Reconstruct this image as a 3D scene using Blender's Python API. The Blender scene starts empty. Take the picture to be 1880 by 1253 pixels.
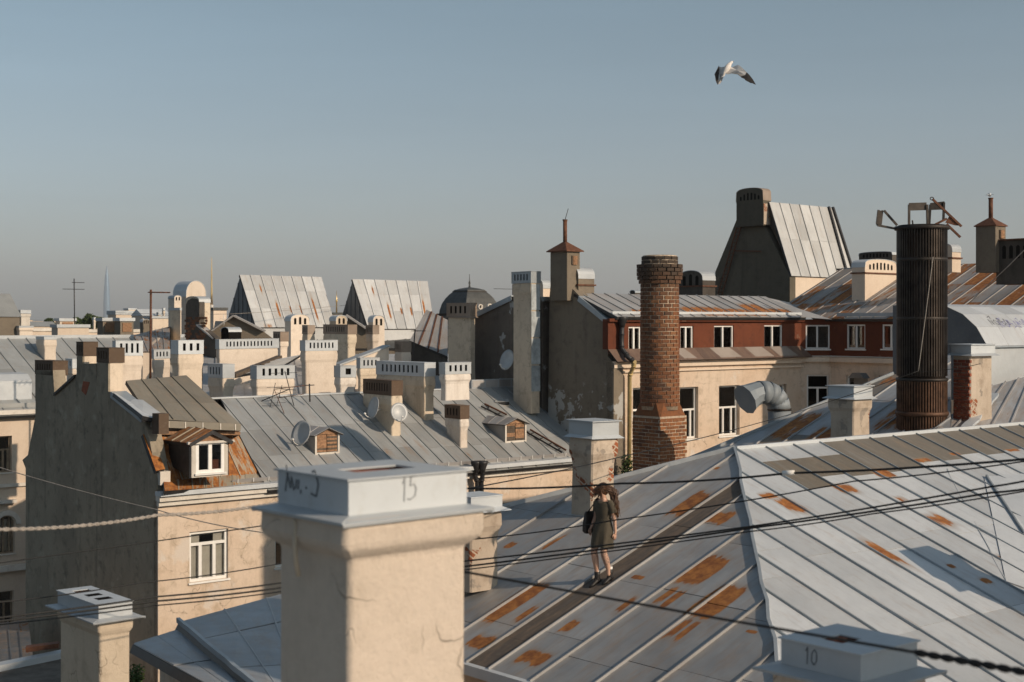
import bpy, math, random
from mathutils import Vector, Matrix, Quaternion
R = random.Random(7)
S = bpy.context.scene
C = S.collection
rad = math.radians
# ------------------------------------------------------------------ camera, sky, sun
FP, CX, CY = 2611.1, 940.0, 590.0          # focal length / horizon of the photograph, in its pixels
cam = bpy.data.cameras.new('camera'); camo = bpy.data.objects.new('camera', cam); C.objects.link(camo)
camo.rotation_euler = (rad(90), 0, 0); cam.lens = 50; cam.sensor_width = 36
cam.shift_y = -(626.5 - CY) / 1880.0; cam.clip_start = .1; cam.clip_end = 40000
cam.dof.use_dof = True; cam.dof.focus_distance = 36; cam.dof.aperture_fstop = 2.8
S.camera = camo
SUN_AZ, SUN_EL = 57, 24.5                   # azimuth from -Y towards +X, elevation
HAZE = .00010
W = bpy.data.worlds.new('World'); S.world = W; W.use_nodes = True
wn = W.node_tree; wn.nodes.clear()
def N(nt, t, ins=None, **kw):
    n = nt.nodes.new(t)
    for k, v in kw.items(): setattr(n, k, v)
    for k, v in (ins or {}).items():
        if isinstance(v, bpy.types.NodeSocket): nt.links.new(v, n.inputs[k])
        else: n.inputs[k].default_value = v
    return n
sdir = Vector((math.sin(rad(SUN_AZ)) * math.cos(rad(SUN_EL)), -math.cos(rad(SUN_AZ)) * math.cos(rad(SUN_EL)), math.sin(rad(SUN_EL))))
sky = N(wn, 'ShaderNodeTexSky', sky_type='NISHITA', sun_disc=False, sun_elevation=rad(SUN_EL), sun_rotation=math.atan2(sdir.x, sdir.y),
        altitude=20, air_density=1.0, dust_density=1.4, ozone_density=1.6)
hsv = N(wn, 'ShaderNodeHueSaturation', {'Saturation': .62, 'Value': 1.0, 'Color': sky.outputs[0]})
tg = N(wn, 'ShaderNodeTexCoord'); sz = N(wn, 'ShaderNodeSeparateXYZ', {0: tg.outputs['Generated']})
el = N(wn, 'ShaderNodeMapRange', {0: sz.outputs[2], 1: .0, 2: .24}, interpolation_type='SMOOTHSTEP')
gr = N(wn, 'ShaderNodeMix', {0: el.outputs[0], 6: (1.13, 1.13, 1.19, 1), 7: (.86, 1.02, 1.05, 1)}, data_type='RGBA')   # grey-pink low air, cooler blue above
cs = N(wn, 'ShaderNodeVectorMath', {0: tg.outputs['Generated'], 1: (1.4, 1.4, 16)}, operation='MULTIPLY')   # faint layered high haze
cn_ = N(wn, 'ShaderNodeTexNoise', {'Vector': cs.outputs[0], 'Scale': 1.6, 'Detail': 5, 'Roughness': .55})
cv = N(wn, 'ShaderNodeMapRange', {0: cn_.outputs[0], 1: .3, 2: .7, 3: .965, 4: 1.035})
g2 = N(wn, 'ShaderNodeVectorMath', {0: gr.outputs[2], 1: cv.outputs[0]}, operation='MULTIPLY')
gm = N(wn, 'ShaderNodeMix', {0: 1.0, 6: hsv.outputs[0], 7: g2.outputs[0]}, data_type='RGBA', blend_type='MULTIPLY')
bg = N(wn, 'ShaderNodeBackground', {0: gm.outputs[2], 1: .085})
wo = N(wn, 'ShaderNodeOutputWorld', {0: bg.outputs[0]})
sl = bpy.data.lights.new('sun', 'SUN'); sl.energy = 4.0; sl.angle = rad(.6); sl.color = (1, .80, .60)
so = bpy.data.objects.new('sun', sl); C.objects.link(so); so.rotation_euler = sdir.to_track_quat('Z', 'Y').to_euler()
S.view_settings.view_transform = 'Standard'; S.view_settings.look = 'None'
S.view_settings.exposure = 0; S.view_settings.gamma = 1
S.cycles.max_bounces = 6; S.cycles.diffuse_bounces = 3; S.cycles.transparent_max_bounces = 8; S.cycles.volume_bounces = 0
S.cycles.use_denoising = True

# ------------------------------------------------------------------ places
u = Vector((.766, .643, 0)); v = Vector((-.643, .766, 0)); Z = Vector((0, 0, 1))   # the town's street grid
GROUND = -22.0
def P(x, y, Y): return Vector(((x - CX) / FP * Y, Y, -(y - CY) / FP * Y))
def ray(x, y): return Vector(((x - CX) / FP, 1, -(y - CY) / FP))
def on_plane(x, y, p0, n): d = ray(x, y); return d * (p0.dot(n) / d.dot(n))
def on_wall(x, y, O, d):
    k = (x - CX) / FP; a = (k * O.y - O.x) / (d.x - k * d.y); Y = O.y + a * d.y
    return a, -(y - CY) / FP * Y
def along(x, O, d): return on_wall(x, 0, O, d)[0]
def Vz(o, z): return Vector((o.x, o.y, z))

# ------------------------------------------------------------------ mesh building
ORG = {}
def org(o): return ORG.get(o.name, Vector((0, 0, 0)))
class MB:
    def __init__(s): s.v = []; s.f = []; s.uv = []; s.sm = []
    def face(s, pts, uv=None, smooth=False):
        i = len(s.v); s.v += [Vector(p) for p in pts]; s.f.append(list(range(i, i + len(pts)))); s.uv.append(uv); s.sm.append(smooth)
    def mesh(s, vs, fs, smooth=False):
        i = len(s.v); s.v += [Vector(p) for p in vs]
        for f in fs: s.f.append([i + k for k in f]); s.uv.append(None); s.sm.append(smooth)
    def hexa(s, b, t):
        s.mesh(list(b) + list(t), [(3, 2, 1, 0), (4, 5, 6, 7), (0, 1, 5, 4), (1, 2, 6, 5), (2, 3, 7, 6), (3, 0, 4, 7)])
    def obox(s, O, d, n, a0, a1, b0, b1, z0, z1):
        O = Vz(O, 0); q = [O + d * a + n * b for a, b in ((a0, b0), (a1, b0), (a1, b1), (a0, b1))]
        if d.cross(n).z < 0: q = q[::-1]
        s.hexa([p + Z * z0 for p in q], [p + Z * z1 for p in q])
    def bar(s, p, q, w, h, up=Z):
        p, q = Vector(p), Vector(q); d = (q - p).normalized(); x = d.cross(up)
        if x.length < 1e-4: x = d.cross(Vector((1, 0, 0)))
        x.normalize(); y = x.cross(d); x *= w / 2; y *= h / 2
        s.hexa([p - x - y, p + x - y, p + x + y, p - x + y], [q - x - y, q + x - y, q + x + y, q - x + y])
    def tube(s, pts, r, seg=7, caps=True, smooth=True):
        pts = [Vector(p) for p in pts]; n = len(pts); rs = r if isinstance(r, (list, tuple)) else [r] * n
        i0 = len(s.v); px = None
        for i, p in enumerate(pts):
            d = (pts[min(i + 1, n - 1)] - pts[max(i - 1, 0)]).normalized()
            if px is None: px = d.cross(Z) if abs(d.z) < .95 else d.cross(Vector((1, 0, 0)))
            else: px = px - d * px.dot(d)
            px.normalize(); py = d.cross(px)
            for k in range(seg):
                a = 2 * math.pi * k / seg; s.v.append(p + (px * math.cos(a) + py * math.sin(a)) * rs[i])
        for i in range(n - 1):
            for k in range(seg):
                k2 = (k + 1) % seg; a = i0 + i * seg
                s.f.append([a + k, a + k2, a + seg + k2, a + seg + k]); s.uv.append(None); s.sm.append(smooth)
        if caps:
            s.f.append([i0 + k for k in range(seg)][::-1]); s.uv.append(None); s.sm.append(False)
            s.f.append([i0 + (n - 1) * seg + k for k in range(seg)]); s.uv.append(None); s.sm.append(False)
    def loft(s, rings, smooth=False, caps=True):
        i0 = len(s.v); m = len(rings[0])
        for r in rings: s.v += [Vector(p) for p in r]
        for i in range(len(rings) - 1):
            for k in range(m):
                k2 = (k + 1) % m; a = i0 + i * m
                s.f.append([a + k, a + k2, a + m + k2, a + m + k]); s.uv.append(None); s.sm.append(smooth)
        if caps:
            s.f.append([i0 + k for k in range(m)][::-1]); s.uv.append(None); s.sm.append(False)
            s.f.append([i0 + (len(rings) - 1) * m + k for k in range(m)]); s.uv.append(None); s.sm.append(False)
    def lathe(s, c, prof, seg=16, smooth=True, caps=True):
        c = Vector(c)
        s.loft([[c + Vector((r * math.cos(2 * math.pi * k / seg), r * math.sin(2 * math.pi * k / seg), z)) for k in range(seg)] for r, z in prof], smooth, caps)
    def prism(s, poly, O, d, n, b0, b1):
        O = Vz(O, 0); m = len(poly)
        A = [O + d * a + n * b1 + Z * z for a, z in poly]; B = [O + d * a + n * b0 + Z * z for a, z in poly]
        s.mesh(A + B, [list(range(m)), list(range(2 * m - 1, m - 1, -1))] + [(k, m + k, m + (k + 1) % m, (k + 1) % m) for k in range(m)])
    def ellip(s, c, rx, ry, rz, seg=10, rings=6, jit=0, rot=None):
        vs = []; fs = []; c = Vector(c)
        for i in range(rings + 1):
            th = math.pi * i / rings
            for k in range(seg):
                ph = 2 * math.pi * k / seg; q = 1 + (R.random() - .5) * jit
                p = Vector((rx * math.sin(th) * math.cos(ph) * q, ry * math.sin(th) * math.sin(ph) * q, -rz * math.cos(th) * q))
                if rot: p = rot @ p
                vs.append(c + p)
        for i in range(rings):
            for k in range(seg): fs.append((i * seg + k, i * seg + (k + 1) % seg, (i + 1) * seg + (k + 1) % seg, (i + 1) * seg + k))
        s.mesh(vs, fs, True)
    def build(s, name, mat, parent=None, at=None):
        o0 = org(parent) if parent else (Vector(at) if at is not None else (Vector((0, 0, 0))))
        me = bpy.data.meshes.new(name); me.from_pydata([tuple(p - o0) for p in s.v], [], s.f)
        if any(x is not None for x in s.uv):
            l = me.uv_layers.new(name='UVMap'); k = 0
            for f, q in zip(s.f, s.uv):
                for j in range(len(f)):
                    if q: l.data[k].uv = q[j]
                    k += 1
        me.polygons.foreach_set('use_smooth', s.sm); me.update()
        if mat: me.materials.append(mat)
        o = bpy.data.objects.new(name, me); C.objects.link(o); ORG[o.name] = o0
        if parent: o.parent = parent
        else: o.location = o0
        return o
def thing(name, at, label, cat, group=None):
    o = bpy.data.objects.new(name, None); o.empty_display_size = .2; C.objects.link(o); o.location = Vector(at); ORG[o.name] = Vector(at)
    return tag(o, label, cat, group)
def tag(o, label=None, cat=None, group=None, kind=None):
    if label: o['label'] = label
    if cat: o['category'] = cat
    if group: o['group'] = group
    if kind: o['kind'] = kind
    return o

# ------------------------------------------------------------------ materials
M = {}
def rgb(c): return (c[0], c[1], c[2], 1)
def newmat(name):
    m = bpy.data.materials.new(name); m.use_nodes = True; nt = m.node_tree; nt.nodes.clear(); M[name] = m
    b = N(nt, 'ShaderNodeBsdfPrincipled'); N(nt, 'ShaderNodeOutputMaterial', {0: b.outputs[0]}); return m, nt, b
def mixc(nt, f, a, b, blend='MIX'):
    n = N(nt, 'ShaderNodeMix', data_type='RGBA', blend_type=blend)
    for i, x in ((0, f), (6, a), (7, b)):
        if isinstance(x, bpy.types.NodeSocket): nt.links.new(x, n.inputs[i])
        else: n.inputs[i].default_value = x if i == 0 else rgb(x)
    return n.outputs[2]
def noise(nt, vec, sc, det=4, ro=.55): return N(nt, 'ShaderNodeTexNoise', {'Vector': vec, 'Scale': sc, 'Detail': det, 'Roughness': ro}).outputs[0]
def ramp(nt, f, lo, hi, a=0, b=1): return N(nt, 'ShaderNodeMapRange', {0: f, 1: lo, 2: hi, 3: a, 4: b}, interpolation_type='SMOOTHSTEP').outputs[0]
def vmul(nt, vec, sc): return N(nt, 'ShaderNodeVectorMath', {0: vec, 1: sc}, operation='MULTIPLY').outputs[0]
def ma(nt, op, a, b=0.0, c=0.0, clamp=False): return N(nt, 'ShaderNodeMath', {0: a, 1: b, 2: c}, operation=op, use_clamp=clamp).outputs[0]
def pos(nt): return N(nt, 'ShaderNodeNewGeometry').outputs['Position']
def bump(nt, b, h, st, dist=.02):
    n = N(nt, 'ShaderNodeBump', {'Strength': st, 'Distance': dist, 'Height': h}); nt.links.new(n.outputs[0], b.inputs['Normal'])
def objrand(nt, lo=.9, hi=1.08):
    r = N(nt, 'ShaderNodeObjectInfo').outputs['Random']; return ramp(nt, r, 0, 1, lo, hi)
def bright(nt, c, f): return N(nt, 'ShaderNodeHueSaturation', {'Value': f, 'Color': c}).outputs[0]

def plaster(name, a, b, stain, mott=.5, streak=.4, peel=None, peel_at=.62, peel_sc=1.1, bmp=.35, brick_at=None, peel_w=.025, crack=0, peel_z=None):
    m, nt, B = newmat(name); p = pos(nt)
    c = mixc(nt, ramp(nt, noise(nt, p, .55, 5), .35, .65), a, b)
    c = mixc(nt, ma(nt, 'MULTIPLY', ramp(nt, noise(nt, p, 2.6, 9, .68), .48, .72), mott), c, stain)
    st = ramp(nt, noise(nt, vmul(nt, p, (2.4, 2.4, .16)), 1.3, 7, .6), .5, .78)
    c = mixc(nt, ma(nt, 'MULTIPLY', st, streak), c, stain)
    c = mixc(nt, ma(nt, 'MULTIPLY', ramp(nt, noise(nt, p, 14, 4, .7), .35, .7), .18), c, tuple(x * .6 for x in a))
    h = noise(nt, p, 22, 8, .7)
    if peel:
        q = noise(nt, p, peel_sc, 9, .6); k = ramp(nt, q, peel_at, peel_at + peel_w)
        if peel_z: k = ma(nt, 'MULTIPLY', k, ramp(nt, ma(nt, 'ABSOLUTE', ma(nt, 'SUBTRACT', N(nt, 'ShaderNodeSeparateXYZ', {0: p}).outputs[2], sum(peel_z) / 2)), (peel_z[1] - peel_z[0]) * .35, (peel_z[1] - peel_z[0]) * .5, 1, 0))
        c = mixc(nt, k, c, peel); h = ma(nt, 'SUBTRACT', h, ma(nt, 'MULTIPLY', k, .8))
    if brick_at:
        k = ramp(nt, noise(nt, p, .9, 8, .62), brick_at, brick_at + .02)
        t = N(nt, 'ShaderNodeTexBrick', {'Vector': N(nt, 'ShaderNodeMapping', {'Vector': N(nt, 'ShaderNodeTexCoord').outputs['Object'], 'Rotation': (rad(90), 0, rad(-40))}).outputs[0],
              'Color1': rgb((.30, .10, .045)), 'Color2': rgb((.20, .07, .035)), 'Mortar': rgb((.42, .34, .26)), 'Scale': 1.0, 'Mortar Size': .012, 'Brick Width': .26, 'Row Height': .085})
        c = mixc(nt, k, c, t.outputs[0]); h = ma(nt, 'SUBTRACT', h, k)
    if crack:
        wv_ = N(nt, 'ShaderNodeTexNoise', {'Vector': p, 'Scale': 2.2, 'Detail': 4})
        wp_ = N(nt, 'ShaderNodeVectorMath', {0: wv_.outputs['Color'], 1: (.55, .55, .55)}, operation='MULTIPLY').outputs[0]
        wp_ = N(nt, 'ShaderNodeVectorMath', {0: p, 1: wp_}, operation='ADD').outputs[0]
        ve = N(nt, 'ShaderNodeTexVoronoi', {'Vector': wp_, 'Scale': 1.15}, feature='DISTANCE_TO_EDGE').outputs['Distance']
        k = ma(nt, 'MULTIPLY', ramp(nt, ve, .002, .010, 1, 0), ramp(nt, noise(nt, p, 1.3, 3), .46, .56)); c = mixc(nt, ma(nt, 'MULTIPLY', k, crack), c, (.12, .095, .07)); h = ma(nt, 'SUBTRACT', h, k)
    c = bright(nt, c, objrand(nt, .92, 1.06))
    nt.links.new(c, B.inputs['Base Color']); B.inputs['Roughness'].default_value = .92; B.inputs['Specular IOR Level'].default_value = .2
    bump(nt, B, h, bmp, .03); return m
def sheet(name, a, b, rustamt=0, rough=.46, metal=.25, patches=(), streak=.3, tintc=(.115, .098, .078), seedoff=0, thr=.56):
    """painted / galvanised sheet metal with rust; object props 'rust' and 'tint' change one sheet"""
    m, nt, B = newmat(name); p = pos(nt)
    uv = N(nt, 'ShaderNodeUVMap').outputs[0]
    uv = N(nt, 'ShaderNodeVectorMath', {0: uv, 1: (seedoff, seedoff * .7, 0)}, operation='ADD').outputs[0] if seedoff else uv
    ra = N(nt, 'ShaderNodeAttribute', attribute_type='OBJECT', attribute_name='rust').outputs['Fac']
    ta = N(nt, 'ShaderNodeAttribute', attribute_type='OBJECT', attribute_name='tint').outputs['Fac']
    c = mixc(nt, ramp(nt, noise(nt, p, .7, 6, .6), .35, .65), a, b)
    c = bright(nt, c, objrand(nt, .84, 1.10))
    c = mixc(nt, ta, c, tintc)
    sn = noise(nt, vmul(nt, uv, (7, .55, 1)), 1.0, 7, .62)
    c = mixc(nt, ma(nt, 'MULTIPLY', ramp(nt, sn, .5, .75), streak), c, tuple(x * .55 for x in b))
    c = mixc(nt, ma(nt, 'MULTIPLY', ramp(nt, noise(nt, p, 9, 8, .72), .5, .75), .22), c, (.30, .27, .22))
    rn = ma(nt, 'MULTIPLY_ADD', noise(nt, vmul(nt, uv, (4.2, 1.0, 1)), 1.0, 10, .68), .62, ma(nt, 'MULTIPLY', noise(nt, vmul(nt, uv, (16, 1.6, 1)), 1.0, 6, .7), .38))
    lv = ma(nt, 'MULTIPLY_ADD', ra, .34, rustamt)
    if patches:
        sx = N(nt, 'ShaderNodeSeparateXYZ', {0: uv}); acc = None
        for t0, t1, s0, s1, k in patches:
            dx = ma(nt, 'MULTIPLY', ma(nt, 'ABSOLUTE', ma(nt, 'SUBTRACT', sx.outputs[0], (t0 + t1) / 2)), 2 / abs(t1 - t0))
            dy = ma(nt, 'MULTIPLY', ma(nt, 'ABSOLUTE', ma(nt, 'SUBTRACT', sx.outputs[1], (s0 + s1) / 2)), 2 / abs(s1 - s0))
            e = ma(nt, 'MULTIPLY', ramp(nt, dx, .62, 1.12, 1, 0), ramp(nt, dy, .15, 1.2, k, 0))
            acc = e if acc is None else ma(nt, 'MAXIMUM', acc, e)
        lv = ma(nt, 'ADD', lv, acc)
    x = ma(nt, 'ADD', rn, lv)
    rm = ramp(nt, x, thr + .09, thr + .16); halo = ramp(nt, x, thr - .13, thr + .12)
    rc = mixc(nt, ramp(nt, noise(nt, p, 6, 8, .7), .35, .68), (.19, .062, .016), (.40, .160, .036))
    c = mixc(nt, ma(nt, 'MULTIPLY', halo, .5), c, (.30, .20, .12))
    c = mixc(nt, rm, c, rc)
    nt.links.new(c, B.inputs['Base Color'])
    rr = ma(nt, 'MAXIMUM', rm, ta)
    nt.links.new(ramp(nt, rr, 0, 1, rough, .88), B.inputs['Roughness']); nt.links.new(ramp(nt, rr, 0, 1, metal, 0), B.inputs['Metallic'])
    h = ma(nt, 'MULTIPLY_ADD', noise(nt, p, 1.6, 2), 3.0, ma(nt, 'MULTIPLY', noise(nt, p, 40, 3), .05))
    bump(nt, B, h, .65, .016); return m
def simple(name, c, rough=.7, metal=0, var=.25, sc=5, bmp=.1, spec=.4, rnd=(.9, 1.08)):
    m, nt, B = newmat(name); p = pos(nt)
    k = mixc(nt, ramp(nt, noise(nt, p, sc, 7, .65), .3, .7), tuple(x * (1 - var) for x in c), tuple(min(1, x * (1 + var * .6)) for x in c))
    nt.links.new(bright(nt, k, objrand(nt, *rnd)), B.inputs['Base Color'])
    B.inputs['Roughness'].default_value = rough; B.inputs['Metallic'].default_value = metal; B.inputs['Specular IOR Level'].default_value = spec
    if bmp: bump(nt, B, noise(nt, p, sc * 4, 5), bmp, .01)
    return m
CREAM = (.60, .47, .335)
plaster('cream', (.70, .605, .51), (.64, .55, .455), (.40, .32, .24), .35, .35)
plaster('cream_dirty', (.68, .575, .46), (.59, .50, .40), (.33, .27, .20), .5, .55)
plaster('cream_near', (.64, .545, .455), (.585, .495, .405), (.34, .28, .21), .30, .30, bmp=.55, crack=.35)
plaster('cream_old', (.61, .52, .405), (.55, .46, .355), (.27, .215, .16), .5, .5, crack=.5)
plaster('cream_white', (.70, .65, .59), (.58, .50, .42), (.34, .27, .21), .5, .5, peel=(.40, .22, .12), peel_at=.70)
plaster('facade', (.64, .525, .42), (.585, .455, .345), (.40, .32, .235), .75, .5, peel=(.60, .53, .46), peel_at=.58, peel_sc=.9, peel_w=.08, crack=.5)
plaster('facade_far', (.655, .55, .445), (.61, .50, .40), (.46, .37, .28), .25, .3)
plaster('peeled', (.50, .42, .34), (.40, .33, .26), (.20, .15, .11), .6, .4, brick_at=.56, peel=(.28, .24, .20), peel_at=.60, peel_sc=2.2)
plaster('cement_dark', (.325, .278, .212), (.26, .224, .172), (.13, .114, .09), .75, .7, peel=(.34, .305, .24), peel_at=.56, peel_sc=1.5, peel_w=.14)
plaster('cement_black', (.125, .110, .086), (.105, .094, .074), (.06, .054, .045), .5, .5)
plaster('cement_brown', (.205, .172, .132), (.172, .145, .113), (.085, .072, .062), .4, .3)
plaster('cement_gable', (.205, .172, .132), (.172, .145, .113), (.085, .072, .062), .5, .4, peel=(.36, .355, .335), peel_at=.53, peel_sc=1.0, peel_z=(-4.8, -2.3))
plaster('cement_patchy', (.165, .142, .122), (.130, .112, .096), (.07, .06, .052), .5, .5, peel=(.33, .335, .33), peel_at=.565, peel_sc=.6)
plaster('soot', (.10, .088, .076), (.07, .06, .052), (.03, .027, .024), .6, .5)
plaster('red_wall', (.150, .049, .026), (.118, .038, .021), (.075, .030, .02), .6, .4, peel=(.17, .085, .055), peel_at=.66, peel_sc=1.4)
plaster('white_stone', (.66, .62, .56), (.58, .54, .48), (.36, .32, .27), .4, .4)
sheet('galv', (.49, .52, .54), (.42, .45, .475), -.06, .5, .10, streak=.25)
sheet('galv_dull', (.22, .25, .275), (.17, .20, .225), -.06, .62, .10)
sheet('galv_blue', (.33, .38, .42), (.27, .32, .36), 0, .45, .3)
sheet('roof_mid', (.30, .31, .315), (.25, .26, .265), .02, .5, .2)
sheet('roof_light', (.44, .45, .46), (.36, .375, .39), .05, .5, .2)
sheet('roof_brown', (.17, .148, .115), (.14, .122, .098), .03, .6, .05)
sheet('roof_rusty', (.40, .40, .39), (.30, .30, .30), .06, .55, .1)
sheet('mansard', (.38, .36, .31), (.26, .27, .22), .12, .6, .05)
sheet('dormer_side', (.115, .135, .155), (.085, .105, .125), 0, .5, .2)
sheet('rust_cap', (.060, .036, .026), (.042, .027, .020), .04, .85, .05)
sheet('cap_streaked', (.30, .27, .25), (.17, .145, .13), .12, .65, .1, streak=.6)
simple('black_hole', (.012, .011, .010), .95, var=.2, bmp=0, spec=.05)
simple('soot_metal', (.040, .034, .030), .55, .5, .35, 6)
simple('flap_metal', (.085, .070, .058), .6, .3, .4, 6)
simple('rib_metal', (.048, .038, .032), .42, .75, .45, 3)
simple('rib_rust', (.105, .055, .032), .6, .4, .5, 5)
simple('white_paint', (.74, .73, .70), .45, 0, .06, 4, .03)
simple('old_frame', (.26, .20, .14), .7, 0, .3, 6)
simple('wood_old', (.30, .17, .095), .85, 0, .4, 12, .3)
simple('wood_dark', (.10, .075, .055), .85, 0, .4, 12, .3)
simple('dark_metal', (.040, .040, .042), .5, .4, .3, 8)
simple('rust_metal', (.13, .055, .03), .8, .1, .4, 9)
simple('clad_blue', (.38, .42, .44), .7, 0, .35, 2, .1)
simple('yellow_pipe', (.50, .38, .18), .6, 0, .25, 5)
simple('dish', (.42, .44, .45), .45, .1, .12, 3, .03)
simple('cable', (.018, .018, .018), .6, 0, .2, 20, .05, .3)
simple('cable_grey', (.30, .27, .24), .7, 0, .3, 25, .05, .3)
simple('mortar', (.45, .365, .28), .95, 0, .35, 14, .4, .1)
simple('interior', (.020, .018, .016), .9, 0, .3, 2, 0, .05)
simple('curtain', (.56, .50, .42), .9, 0, .15, 4, .05, .1)
simple('blind', (.52, .38, .22), .9, 0, .12, 4, .05, .1)
simple('blind_grey', (.48, .45, .40), .9, 0, .08, 4, .05, .1)
simple('ground', (.06, .056, .05), .9, 0, .3, .2, .2, .2)
simple('slate', (.065, .068, .066), .6, 0, .3, 2, .2, .4)
simple('asphalt_roof', (.14, .12, .10), .9, 0, .35, 3, .3, .2)
simple('gold', (.72, .50, .20), .3, .8, .1, 2, 0)
simple('ink', (.16, .17, .18), .7, 0, .2, 9, 0, .2)
simple('ink_faint', (.27, .285, .30), .6, 0, .2, 9, 0, .2)
simple('ink_blue', (.22, .22, .42), .6, 0, .2, 9, 0, .3)
simple('ink_black', (.05, .05, .055), .6, 0, .2, 9, 0, .3)
simple('tower_glass', (.17, .27, .37), .25, .3, .08, .01, 0, .6)
simple('leaf', (.065, .095, .028), .7, 0, .45, 1.1, .1, .2, (.8, 1.2))
simple('leaf_ivy', (.05, .085, .022), .65, 0, .4, 9, .1, .3, (.8, 1.2))
simple('bark', (.09, .07, .05), .9, 0, .3, 8, .3, .1)
simple('skin', (.52, .315, .225), .55, 0, .08, 6, .02, .35)
simple('hair', (.105, .050, .024), .42, 0, .45, 26, .15, .5)
simple('leather', (.014, .012, .012), .58, 0, .3, 14, .1, .5)
simple('sock', (.80, .78, .75), .9, 0, .05, 20, .1, .2)
simple('feather_white', (.78, .74, .70), .8, 0, .10, 14, .15, .2)
simple('feather_grey', (.46, .42, .38), .8, 0, .2, 14, .15, .2)
simple('feather_dark', (.045, .040, .038), .7, 0, .3, 18, .15, .3)
simple('beak', (.25, .18, .06), .5, 0, .1, 20, 0)
def glassmat():
    m = bpy.data.materials.new('pane_glass'); m.use_nodes = True; nt = m.node_tree; nt.nodes.clear(); M['pane_glass'] = m
    lw = N(nt, 'ShaderNodeFresnel', {'IOR': 1.5})
    tr = N(nt, 'ShaderNodeBsdfTransparent', {0: (.90, .91, .91, 1)}); gl = N(nt, 'ShaderNodeBsdfGlossy', {0: (.9, .9, .9, 1), 'Roughness': .03})
    mx = N(nt, 'ShaderNodeMixShader', {0: ma(nt, 'MULTIPLY_ADD', lw.outputs[0], 1.0, .03), 1: tr.outputs[0], 2: gl.outputs[0]})
    N(nt, 'ShaderNodeOutputMaterial', {0: mx.outputs[0]})
glassmat()
def brickmat(name, cols, soot=0, z0=0, z1=1):
    m, nt, B = newmat(name); p = pos(nt)
    r = N(nt, 'ShaderNodeObjectInfo').outputs['Random']
    cr = N(nt, 'ShaderNodeValToRGB', {0: r}); el = cr.color_ramp.elements
    el[0].color = rgb(cols[0]); el[1].color = rgb(cols[-1]); el[1].position = .95
    for i, c in enumerate(cols[1:-1]): e = el.new((i + 1) / (len(cols) - 1) * .95); e.color = rgb(c)
    c = mixc(nt, ma(nt, 'MULTIPLY', ramp(nt, noise(nt, p, 11, 8, .7), .42, .7), .55), cr.outputs[0], (.05, .03, .022))
    if soot:
        zz = N(nt, 'ShaderNodeSeparateXYZ', {0: p}).outputs[2]
        k = ramp(nt, ma(nt, 'MULTIPLY_ADD', noise(nt, p, 1.6, 5), .9, ma(nt, 'SUBTRACT', zz, .45)), z0, z1)
        c = mixc(nt, ma(nt, 'MULTIPLY', k, soot), c, (.040, .034, .026))
    nt.links.new(c, B.inputs['Base Color']); B.inputs['Roughness'].default_value = .9
    bump(nt, B, noise(nt, p, 30, 8, .7), .6, .015)
brickmat('brick_stack', [(.12, .050, .024), (.225, .088, .034), (.155, .062, .028), (.25, .115, .050), (.09, .042, .024)], .92, .1, 2.1)
brickmat('brick_base', [(.16, .062, .026), (.28, .112, .042), (.21, .080, .030), (.25, .105, .042), (.13, .052, .026)])
brickmat('brick_red', [(.30, .075, .035), (.24, .06, .03), (.36, .11, .05), (.20, .055, .03)])
def dressmat():
    m, nt, B = newmat('dress'); tc = N(nt, 'ShaderNodeTexCoord').outputs['Object']
    ch = N(nt, 'ShaderNodeTexChecker', {'Vector': tc, 'Color1': rgb((.036, .030, .021)), 'Color2': rgb((.095, .079, .054)), 'Scale': 95})
    nt.links.new(ch.outputs[0], B.inputs['Base Color']); B.inputs['Roughness'].default_value = .9
    bump(nt, B, noise(nt, tc, 9, 4), .3, .02)
dressmat()
def skinmat():
    m, nt, B = newmat('skin_ink'); p = N(nt, 'ShaderNodeTexCoord').outputs['Object']
    z = N(nt, 'ShaderNodeSeparateXYZ', {0: p})
    k = ma(nt, 'MULTIPLY', ramp(nt, ma(nt, 'ABSOLUTE', ma(nt, 'SUBTRACT', z.outputs[2], .45)), .10, .16, 1, 0), ramp(nt, z.outputs[0], -.06, -.03))
    w = N(nt, 'ShaderNodeTexNoise', {'Vector': p, 'Scale': 30, 'Detail': 2, 'Distortion': 2.0}).outputs[0]
    k = ma(nt, 'MULTIPLY', k, ma(nt, 'MULTIPLY', ramp(nt, w, .5, .54), .75))
    c = mixc(nt, k, mixc(nt, noise(nt, p, 9, 3), (.50, .29, .20), (.56, .35, .255)), (.08, .07, .07))
    nt.links.new(c, B.inputs['Base Color']); B.inputs['Roughness'].default_value = .5
skinmat()
# ------------------------------------------------------------------ builders
def clip2(poly, ax, val, less):
    out = []
    for i, p in enumerate(poly):
        q = poly[(i + 1) % len(poly)]
        pin = (p[ax] <= val) if less else (p[ax] >= val); qin = (q[ax] <= val) if less else (q[ax] >= val)
        if pin: out.append(p)
        if pin != qin:
            t = (val - p[ax]) / (q[ax] - p[ax]); out.append((p[0] + (q[0] - p[0]) * t, p[1] + (q[1] - p[1]) * t))
    return out
def area2(p): return abs(sum(p[i][0] * p[(i + 1) % len(p)][1] - p[(i + 1) % len(p)][0] * p[i][1] for i in range(len(p)))) / 2
def plane_frame(P3, e=None):
    o = Vector(P3[0]); n = (P3[1] - o).cross(P3[2] - o).normalized()
    if n.z < 0: n = -n
    if e is None: e = Vector((n.y, -n.x, 0)) if n.z < .999 else Vector((1, 0, 0))
    e = (e - n * e.dot(n)).normalized(); s = n.cross(e)
    if s.z < 0: s = -s
    return o, n, e, s
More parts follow.
